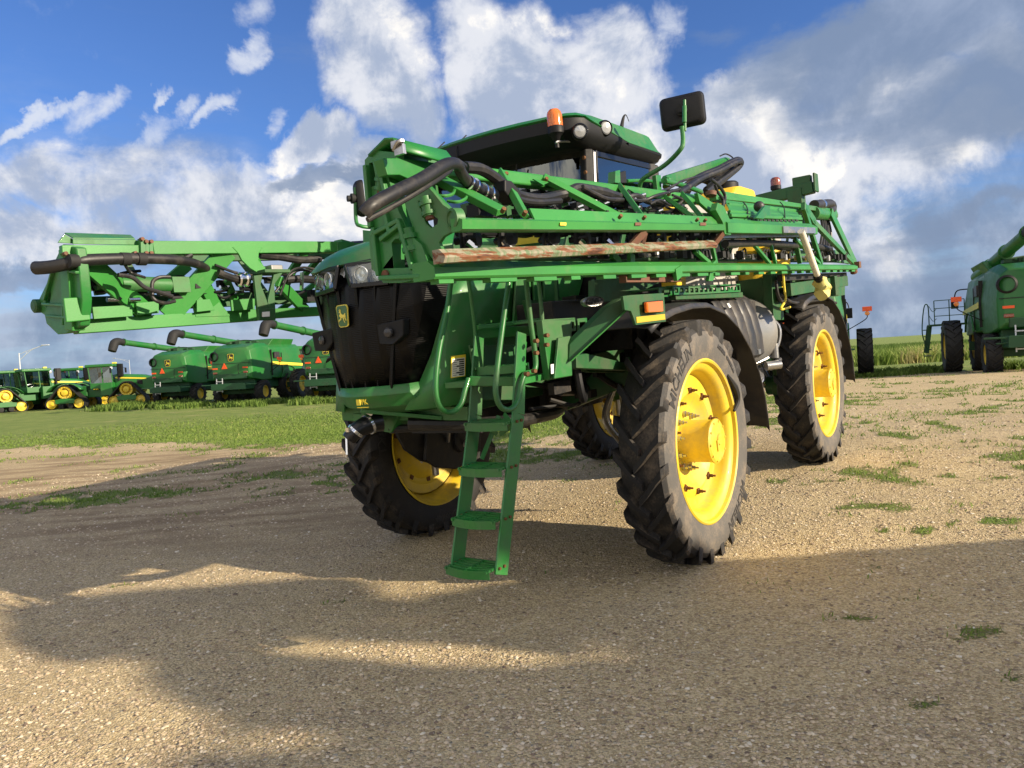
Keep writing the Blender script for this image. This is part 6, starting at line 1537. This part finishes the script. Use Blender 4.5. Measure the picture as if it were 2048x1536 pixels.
# joint between the boom sections
b = MB().plate([at(*q, 'x', 1.90) for q in ((1436, 405), (1448, 412), (1466, 452), (1462, 470), (1450, 468), (1446, 445), (1432, 420))], (-.05, 0, 0)).plate([at(*q, 'x', 1.82) for q in ((1395, 385), (1430, 408), (1462, 440), (1450, 450), (1400, 405))], (-.03, 0, 0))
obj('section_joint', b, 'green_worn', boom, bevel=.004)
obj('hook_plate', MB().plate([at(*q, 'x', 1.74) for q in ((1424, 528), (1432, 520), (1435, 545), (1426, 562), (1418, 562))], (-.03, 0, 0)), 'green_worn', boom, bevel=.004)
obj('hook_plate', MB().plate([at(*q, 'x', 1.78) for q in ((1352, 538), (1364, 530), (1366, 552), (1355, 562))], (-.03, 0, 0)), 'green_worn', boom, bevel=.004)
obj('rail_stay', MB().bar(at(1428, 488, 'x', 1.84), at(1446, 466, 'x', 1.9), .05, .02, up=(1, 0, 0)), 'rustpin', boom)
obj('rail_stay', MB().bar(at(1262, 492, 'x', 1.84), at(1290, 462, 'x', 1.9), .05, .02, up=(1, 0, 0)), 'rustpin', boom)
obj('rusty_stop', MB().bar(at(1286, 488, 'x', 1.86), at(1292, 466, 'x', 1.88), .03, .02), 'rustpin', boom)
b = MB().bar(at(1245, 556, 'x', 1.70), at(1355, 556, 'x', 1.66), .05, .06)
obj('rusty_stop', b, 'rustpin', boom)
obj('hinge_pin', MB().cyl(at(1422, 384, 'x', 1.70), at(1422, 392, 'x', 1.70), .045, n=16), 'rustpin', boom)
# second section: wide folded plates
B2, B3 = at(1452, 454, 'x', 1.90), at(1632, 460, 'x', 1.90)
b = MB().sweep([(.0, -.05), (.015, -.045), (.018, .03), (-.05, .075), (-.06, .07), (-.01, .02), (-.01, -.05)], B2, B3, (1, 0, 0), (0, 0, 1))
obj('outer_chord', b, 'green_worn', boom)
obj('shiny_wear_end', MB().bar(at(1566, 459, 'x', 1.925), at(1630, 461, 'x', 1.925), .012, .06), 'steel', boom)
b = MB().plate([at(1456, 416, 'x', 1.62), at(1596, 428, 'x', 1.62), at(1600, 436, 'x', 1.80), at(1462, 434, 'x', 1.80)], (0, 0, .012)).plate([at(1450, 402, 'x', 1.5), at(1590, 420, 'x', 1.5), at(1596, 428, 'x', 1.62), at(1456, 416, 'x', 1.62)], (0, 0, .012))
b.bar(at(1425, 392, 'x', 1.38), at(1610, 418, 'x', 1.38), .07, .10).bar(at(1460, 442, 'x', 1.78), at(1600, 447, 'x', 1.78), .05, .04)
obj('folded_panel', b, 'green_worn', boom, bevel=.003)
for (p0, p1, x0) in (((1456, 409), (1592, 422), 1.57), ((1458, 424), (1600, 433), 1.72), ((1440, 396), (1606, 414), 1.47), ((1460, 431), (1602, 438), 1.79)):
    obj('panel_fold', MB().bar(at(*p0, 'x', x0), at(*p1, 'x', x0), .035, .030), 'green_worn', boom, bevel=.006)
for px in (1486, 1560):
    obj('cable_tie', MB().tube([at(px, 404, 'x', 1.55), at(px + 8, 415, 'x', 1.66), at(px + 10, 436, 'x', 1.84)], .006, 5), 'mattblack', boom)
for px in (1120, 1270, 1400): 
    obj('chord_label', MB().plate([at(px, 445, 'x', xb_ + .014), at(px + 12, 445, 'x', xb_ + .014), at(px + 12, 451, 'x', xb_ + .014), at(px, 451, 'x', xb_ + .014)], (.002, 0, 0)), 'decal_yellow' if px == 1120 else 'rustpin', boom)
b = MB()
for k in range(12): p = at(1505 + k * 8, 441, 'x', 1.83); b.box(p, (.01, .07, .02))
obj('panel_slots', b, 'mattblack', boom)
b = MB().plate([at(*q, 'x', 1.90) for q in ((1512, 436), (1530, 412), (1540, 411), (1534, 428), (1528, 438))], (-.03, 0, 0)).plate([at(*q, 'x', 1.78) for q in ((1530, 436), (1540, 411), (1542, 434))], (-.03, 0, 0))
obj('stop_bracket', b, 'green', boom, bevel=.004)
obj('stop_roller', MB().sphere(at(1518, 413, 'x', 1.80), .05, 14, 8), 'fender', boom)
b = MB().tube([at(1450, 488, 'x', 1.72), at(1520, 486, 'x', 1.70), at(1560, 488, 'x', 1.68), at(1605, 492, 'x', 1.66)], .035, 10).tube([at(1520, 480, 'x', 1.62), at(1560, 494, 'x', 1.60), at(1590, 496, 'x', 1.60), at(1602, 488, 'x', 1.60), at(1640, 494, 'x', 1.55), at(1660, 498, 'x', 1.5)], .038, 10)
for k in range(9):
    px = 1450 + k * 20; b.box(at(px, 466, 'x', 1.72), (.05, .12, .07))
b.tube([at(1440, 468, 'x', 1.70), at(1600, 470, 'x', 1.68)], .04, 8)
obj('boom_pipes', b, 'hose', boom)
obj('flat_rail', MB().bar(at(1436, 472, 'x', 1.80), at(1600, 470, 'x', 1.80), .03, .035), 'steel', boom)
# rear carrier frame
XR = 1.66
b = MB()
def rb(p0, p1, w, x0=XR, x1=XR, t_=.05): b.bar(at(*p0, 'x', x0), at(*p1, 'x', x1), w, t_, up=(1, 0, 0))
rb((1661, 424), (1710, 528), .14, 1.55, 1.66, .04); rb((1622, 440), (1706, 526), .07); rb((1608, 418), (1642, 528), .07); rb((1606, 412), (1628, 445), .10); rb((1654, 424), (1656, 520), .08, 1.4, 1.4); rb((1590, 478), (1600, 526), .05)
b.cyl(at(1626, 426, 'x', 1.5), at(1664, 431, 'x', 1.45), .085, n=18).bar(at(1605, 415, 'x', 1.5), at(1668, 424, 'x', 1.5), .08, .06)
b.plate([at(*q, 'x', 1.45) for q in ((1560, 500), (1640, 500), (1680, 500), (1700, 528), (1640, 512), (1560, 520))], (-.04, 0, 0))
cf = obj('boom_carrier', b, 'green', boom, bevel=.006)
b = MB().tube([at(1628, 410, 'x', 1.5), at(1645, 409, 'x', 1.5), at(1660, 408, 'x', 1.5), at(1664, 416, 'x', 1.5), at(1655, 425, 'x', 1.5)], .065, 12)
for k in range(5): b.tube([at(1640 + 3 * k, 425, 'x', 1.45), at(1645 + 4 * k, 460, 'x', 1.5), at(1640 + 6 * k, 500, 'x', 1.5), at(1650 + 6 * k, 516, 'x', 1.5)], .018, 6)
obj('carrier_hoses', b, 'hose', cf)
obj('hose_band', MB().cyl(at(1640, 410, 'x', 1.5), at(1643, 410, 'x', 1.5), .075, n=16), 'chrome', cf)
obj('eye_lug', MB().lathe([(.03, 0), (.075, 0), (.075, .03), (.03, .03), (.03, 0)], at(1680, 516, 'x', 1.5), (1, 0, 0), 20).bar(at(1670, 522, 'x', 1.5), at(1690, 524, 'x', 1.5), .04, .04), 'green', cf)
obj('end_bolt', MB().cyl(at(1706, 536, 'x', 1.7), at(1708, 545, 'x', 1.7), .05, n=10).box(at(1713, 530, 'x', 1.7), (.1, .14, .09)), 'rustpin', cf)
# discharge tube with yellow bag hanging from the boom
q0, q1 = at(1602, 462, 'x', 1.98), at(1635, 552, 'x', 1.98)
hg = thing('rinse_hose', 'white pipe with a yellow cloth bag hanging from the rear of the near boom', 'pipe', (0, 0, 0)); hg.matrix_world = VM
obj('pipe', MB().tube([q0, q0 + (q1 - q0) * .5, q1], [.034, .034, .032], 14), 'pvc', hg)
obj('pipe_end', MB().cyl(q1 - (q1 - q0) * .03, q1 + (q1 - q0) * .10, .038, n=14).cyl(q1 + (q1 - q0) * .02, q1 + (q1 - q0) * .05, .046, n=14), 'black', hg)
q2 = at(1641, 566, 'x', 1.98)
b = MB().tube([q1 + (q1 - q0) * .08, q2, at(1646, 580, 'x', 1.98), at(1642, 590, 'x', 1.98)], [.035, .075, .085, .06], 14)
b.tube([at(1644, 574, 'x', 2.0), at(1654, 574, 'x', 2.02), at(1658, 584, 'x', 2.02)], [.035, .04, .02], 10)
for v in range(len(b.v)):
    x, y, z = b.v[v]; b.v[v] = (x + .012 * math.sin(z * 60), y + .012 * math.sin(z * 47 + y * 30), z + .008 * math.sin(y * 50))
obj('cloth_bag', b, 'cloth', hg)

# ---------------- right boom (far side, reaching forward past the hood)
XI, XO, XCc = -1.50, -1.95, -1.70
b = MB().bar(at(300, 497, 'x', XI), at(676, 495, 'x', XI), .10, .10)
rboom = obj('boom', b, 'green_worn', sp, bevel=.005)
obj('bottom_chord', MB().bar(at(150, 654, 'x', XCc), at(517, 630, 'x', XCc), .09, .10).bar(at(517, 629, 'x', XCc), at(652, 622, 'x', XCc), .09, .085), 'green_worn', rboom, bevel=.005)
def rl(p0, p1, w, x0=XI, x1=XCc, th=.04, mt='green_worn', w2=None, name='brace'):
    return obj(name, MB().bar(at(*p0, 'x', x0), at(*p1, 'x', x1), w, th, up=(1, 0, 0), w2=w2), mt, rboom, bevel=.004)
rl((180, 528), (298, 632), .15); rl((455, 502), (335, 634), .16); rl((508, 522), (520, 545), .1, XI, XI - .05)
rl((400, 555), (440, 632), .11, XI - .1, XCc); rl((556, 562), (612, 622), .10); rl((612, 500), (570, 562), .07); rl((190, 545), (200, 590), .07, XI - .2, XI - .2); rl((375, 530), (340, 560), .09, XO + .1, XO + .1); rl((452, 560), (470, 600), .06, XI - .1, XCc)
rl((640, 515), (600, 560), .05, XI - .1, XI - .3); rl((560, 620), (640, 560), .05, XO, XO)
obj('gusset', MB().plate([at(*q, 'x', XI + .055) for q in ((465, 494), (526, 494), (518, 506), (517, 520), (532, 536), (520, 548), (500, 536), (484, 520), (478, 508))], (-.02, 0, 0)), 'green_worn', rboom, bevel=.004)
obj('gusset', MB().plate([at(*q, 'x', XCc + .05) for q in ((400, 572), (420, 575), (436, 600), (462, 632), (392, 634), (384, 600), (372, 588))], (-.02, 0, 0), [[at(*q, 'x', XCc + .05) for q in ((413, 577), (419, 578), (419, 584), (414, 583))]]), 'green_worn', rboom, bevel=.004)
# outer truss seen through the inner one
b = MB().bar(at(200, 520, 'x', XO), at(670, 512, 'x', XO), .07, .06).bar(at(180, 610, 'x', XO + .1), at(650, 592, 'x', XO + .1), .06, .12)
for p0, p1 in (((250, 520), (300, 606)), ((370, 520), (320, 604)), ((480, 518), (540, 598)), ((600, 516), (560, 598))): b.bar(at(*p0, 'x', XO), at(*p1, 'x', XO + .1), .06, .02, up=(1, 0, 0))
obj('outer_truss', b, 'green_dusty', rboom, bevel=.004)
for xq, qs in ((XI - .08, ((185, 614), (264, 610), (266, 632), (188, 638))), (XI - .1, ((272, 606), (318, 602), (318, 626), (276, 630))), (XI - .1, ((394, 600), (420, 598), (430, 620), (394, 624))), (XI - .1, ((462, 600), (510, 597), (510, 618), (464, 622)))):
    obj('inner_panel', MB().plate([at(*q, 'x', xq) for q in qs], (-.02, 0, 0)), 'green_worn', rboom, bevel=.003)
YR = -3.25
b = MB().plate([at(*q, 'y', YR) for q in ((124, 488), (110, 518), (95, 560), (78, 596), (70, 608), (76, 622), (88, 630), (92, 648), (114, 669), (137, 666), (160, 652), (164, 600), (158, 537), (152, 495))], (0, .07, 0),
                   [[at(*q, 'y', YR) for q in ((97, 572), (101, 590), (98, 608), (91, 612), (88, 600), (91, 580))]])
rbk = obj('end_bracket', b, 'green', rboom, bevel=.012, seg=3)
b = MB()
for q0, q1 in (((112, 520), (90, 600)), ((126, 492), (130, 600)), ((86, 608), (150, 612)), ((95, 632), (150, 636)), ((118, 540), (155, 545)), ((128, 560), (128, 650))): b.bar(at(*q0, 'y', YR - .012), at(*q1, 'y', YR - .012), .02, .03, up=(0, 1, 0))
obj('bracket_ribs', b, 'green', rbk, bevel=.006)
obj('pivot_pin', MB().lathe([(.05, .06), (.05, -.03), (.035, -.04), (.0, -.04)], at(77, 612, 'y', YR), (0, 1, 0), 24), 'green_dusty', rbk)
obj('corner_post', MB().bar(at(138, 500, 'x', XI), at(150, 660, 'x', XI - .1), .09, .12, up=(1, 0, 0)).plate([at(*q, 'x', XI + .06) for q in ((127, 596), (178, 593), (182, 640), (133, 645))], (-.02, 0, 0)), 'green_worn', rboom, bevel=.008)
b = MB().plate([at(*q, 'x', XI + .06) for q in ((124, 490), (278, 490), (300, 492), (300, 508), (272, 507), (262, 509), (137, 518), (125, 506))], (-.05, 0, 0))
obj('tip_plate', b, 'green_worn', rboom, bevel=.004)
b = MB().plate([at(*q, 'x', XI + .03) for q in ((146, 478), (270, 479), (279, 483), (279, 490), (146, 488))], (-.012, 0, 0)).plate([at(146, 478, 'x', XI + .03), at(270, 479, 'x', XI + .03), at(262, 472, 'x', XI - .12), at(129, 468, 'x', XI - .12)], (0, 0, .01)).plate([at(*q, 'x', XI - .0) for q in ((116, 485), (129, 468), (146, 478), (146, 487))], (-.012, 0, 0))
obj('boom_cap', b, 'green', rboom, bevel=.003)
b = MB().bar(at(283, 478, 'x', XI + .06), at(284, 510, 'x', XI + .06), .05, .04).bar(at(293, 482, 'x', XI + .06), at(293, 508, 'x', XI + .06), .04, .03).bar(at(300, 482, 'x', XI + .05), at(302, 508, 'x', XI + .05), .03, .03)
obj('hinge_plate', b, 'green', rboom, bevel=.004)
b = MB()
for q in ((281, 479), (289, 484), (299, 484), (289, 507), (299, 507), (267, 507), (128, 508)): p = at(*q, 'x', XI + .07); b.cyl(p, p + Vector((.035, 0, 0)), .014, n=8)
obj('pivot_bolts', b, 'rustpin', rboom)
obj('feed_hose', MB().tube([at(q[0], q[1], 'x', x) for q, x in (((72, 536), -1.62), ((100, 534), -1.52), ((150, 525), -1.42), ((180, 520), -1.40), ((265, 517), -1.40), ((340, 519), -1.42), ((378, 524), -1.46), ((398, 530), -1.5), ((420, 540), -1.6))], [.046, .044, .042, .042, .040, .038, .036, .034, .032], 14), 'hose', rboom)
b = MB()
for px in (146, 250, 282): p = at(px, 522 if px < 200 else 518, 'x', -1.40); obj('hose_band', MB().cyl(p - Vector((0, .03, 0)), p + Vector((0, .03, 0)), .047, n=16), 'mattblack', rboom)
random.seed(21)
for pts, r, x in (([(220, 508), (260, 512), (340, 514), (365, 518), (382, 510)], .022, -1.46), ([(436, 545), (452, 552), (470, 558), (490, 560)], .032, -1.5), ([(518, 510), (560, 514), (600, 520), (640, 518)], .034, -1.5), ([(572, 560), (600, 558), (630, 560)], .036, -1.5),
                  ([(236, 550), (265, 555), (290, 575), (320, 585), (345, 593)], .016, -1.36), ([(305, 590), (305, 565), (318, 555), (340, 554)], .014, -1.36), ([(300, 585), (310, 600), (330, 606), (350, 602)], .014, -1.4), ([(250, 530), (262, 545), (275, 550), (290, 555)], .01, -1.42),
                  ([(430, 530), (470, 545), (500, 550), (540, 560)], .012, -1.5), ([(200, 545), (205, 570), (230, 585), (240, 600)], .018, -1.6), ([(560, 590), (580, 545), (605, 535), (628, 538)], .010, -1.45), ([(550, 585), (575, 555), (600, 540), (630, 545)], .012, -1.5)):
    obj('hose', hose(pts, x, r), 'hose', rboom)
obj('hydraulic_cylinder', MB().cyl(at(240, 567, 'x', -1.62), at(346, 570, 'x', -1.62), .058, n=20).cyl(at(346, 570, 'x', -1.62), at(366, 570, 'x', -1.62), .04, n=16).box(at(358, 570, 'x', -1.6), (.08, .14, .12)).cyl(at(190, 572, 'x', -1.62), at(240, 567, 'x', -1.62), .03, n=12), 'green', rboom)
b = MB(); random.seed(31)
for k in range(40):
    px = random.uniform(170, 640); py = random.uniform(560, 596) if px < 380 else random.uniform(545, 600); b.box(at(px, py, 'x', random.uniform(-1.75, -1.6)), (.05, random.uniform(.04, .14), random.uniform(.03, .07)))
for k in range(20):
    px = random.uniform(180, 610); py = random.uniform(545, 595); b.tube([at(px, py, 'x', -1.65), at(px + 18, py + random.uniform(-10, 10), 'x', -1.62), at(px + 40, py + random.uniform(-6, 6), 'x', -1.65)], .012, 6)
obj('valve_block', b, 'black', rboom)
b = MB().lathe([(.05, -.05), (.062, -.04), (.062, -.02), (.05, -.01), (.05, .01), (.064, .02), (.064, .04), (.05, .05)], at(485, 559, 'x', -1.5), (0, 1, 0), 18)
obj('hose_clamp', b, 'chrome', rboom)
for q in ((214, 600), (258, 600), (440, 575), (470, 585), (540, 590)): p = at(*q, 'x', -1.6); obj('hose_fitting', MB().cyl(p, p + Vector((0, .08, 0)), .018, n=8), 'chrome', rboom)
obj('metal_strap', MB().bar(at(604, 545, 'x', -1.4), at(603, 580, 'x', -1.4), .03, .02), 'chrome', rboom)
b = MB().plate([at(*q, 'x', -1.35) for q in ((508, 551), (526, 549), (522, 570), (534, 600), (548, 640), (518, 641))], (-.03, 0, 0)).plate([at(*q, 'x', -1.35) for q in ((548, 549), (568, 543), (549, 570), (552, 638), (540, 640), (536, 600))], (-.03, 0, 0)).plate([at(*q, 'x', -1.34) for q in ((517, 618), (551, 616), (552, 640), (518, 641))], (-.03, 0, 0)).box(at(540, 545, 'x', -1.45), (.22, .26, .03))
cr_ = obj('boom_cradle', b, 'green_dusty', sp, bevel=.006)
obj('cradle_pad', MB().box(at(546, 537, 'x', -1.45), (.12, .12, .05)), 'stainless', cr_, bevel=.01)
obj('cradle_label', MB().plate([at(*q, 'x', -1.335) for q in ((524, 624), (539, 623), (539, 633), (524, 634))], (.004, 0, 0)), 'white', cr_)
b = MB().bar(at(676, 492, 'x', XI), at(700, 498, 'x', XI - .02), .10, .12).plate([at(*q, 'x', XI + .06) for q in ((674, 483), (690, 482), (712, 486), (712, 502), (690, 503), (676, 504))], (-.12, 0, 0))
obj('section_joint', b, 'green', rboom, bevel=.006)
obj('fold_cylinder', MB().cyl(at(705, 494, 'x', XI), at(760, 490, 'x', XI), .055, n=18), 'fender', rboom)
obj('joint_lug', MB().plate([at(*q, 'y', -1.0) for q in ((725, 460), (742, 462), (748, 500), (736, 500), (726, 485))], (0, .03, 0)), 'green', rboom, bevel=.004)

b = MB().bar(at(700, 498, 'x', XI), Vector((XI, 5.4, 3.12)), .10, .10).bar(at(652, 622, 'x', XCc), Vector((XCc, 5.6, 2.38)), .09, .085).bar(Vector((XO, -.6, 2.66)), Vector((XO, 5.2, 2.84)), .08, .08)
for k in range(8):
    y = -.2 + k * .7; b.bar((XI, y, 3.05), (XCc, y + .35, 2.38), .07, .03, up=(1, 0, 0)).bar((XO, y, 2.7), (XI, y + .3, 3.06), .06, .03, up=(1, 0, 0))
obj('rear_section', b, 'green_worn', rboom)

for px, py, x_ in ((1004, 424, 1.90), (1047, 430, 1.90), (1238, 436, 1.90), (1286, 438, 1.90), (1392, 442, 1.90), (1408, 443, 1.90), (1010, 352, 1.53), (1090, 362, 1.53), (1243, 378, 1.53), (1335, 392, 1.53)):
    p = at(px, py, 'x', x_); obj('bolt', MB().cyl(p, p + Vector((.022, -.01, .012)), .011, n=8), 'rustbolt', boom)
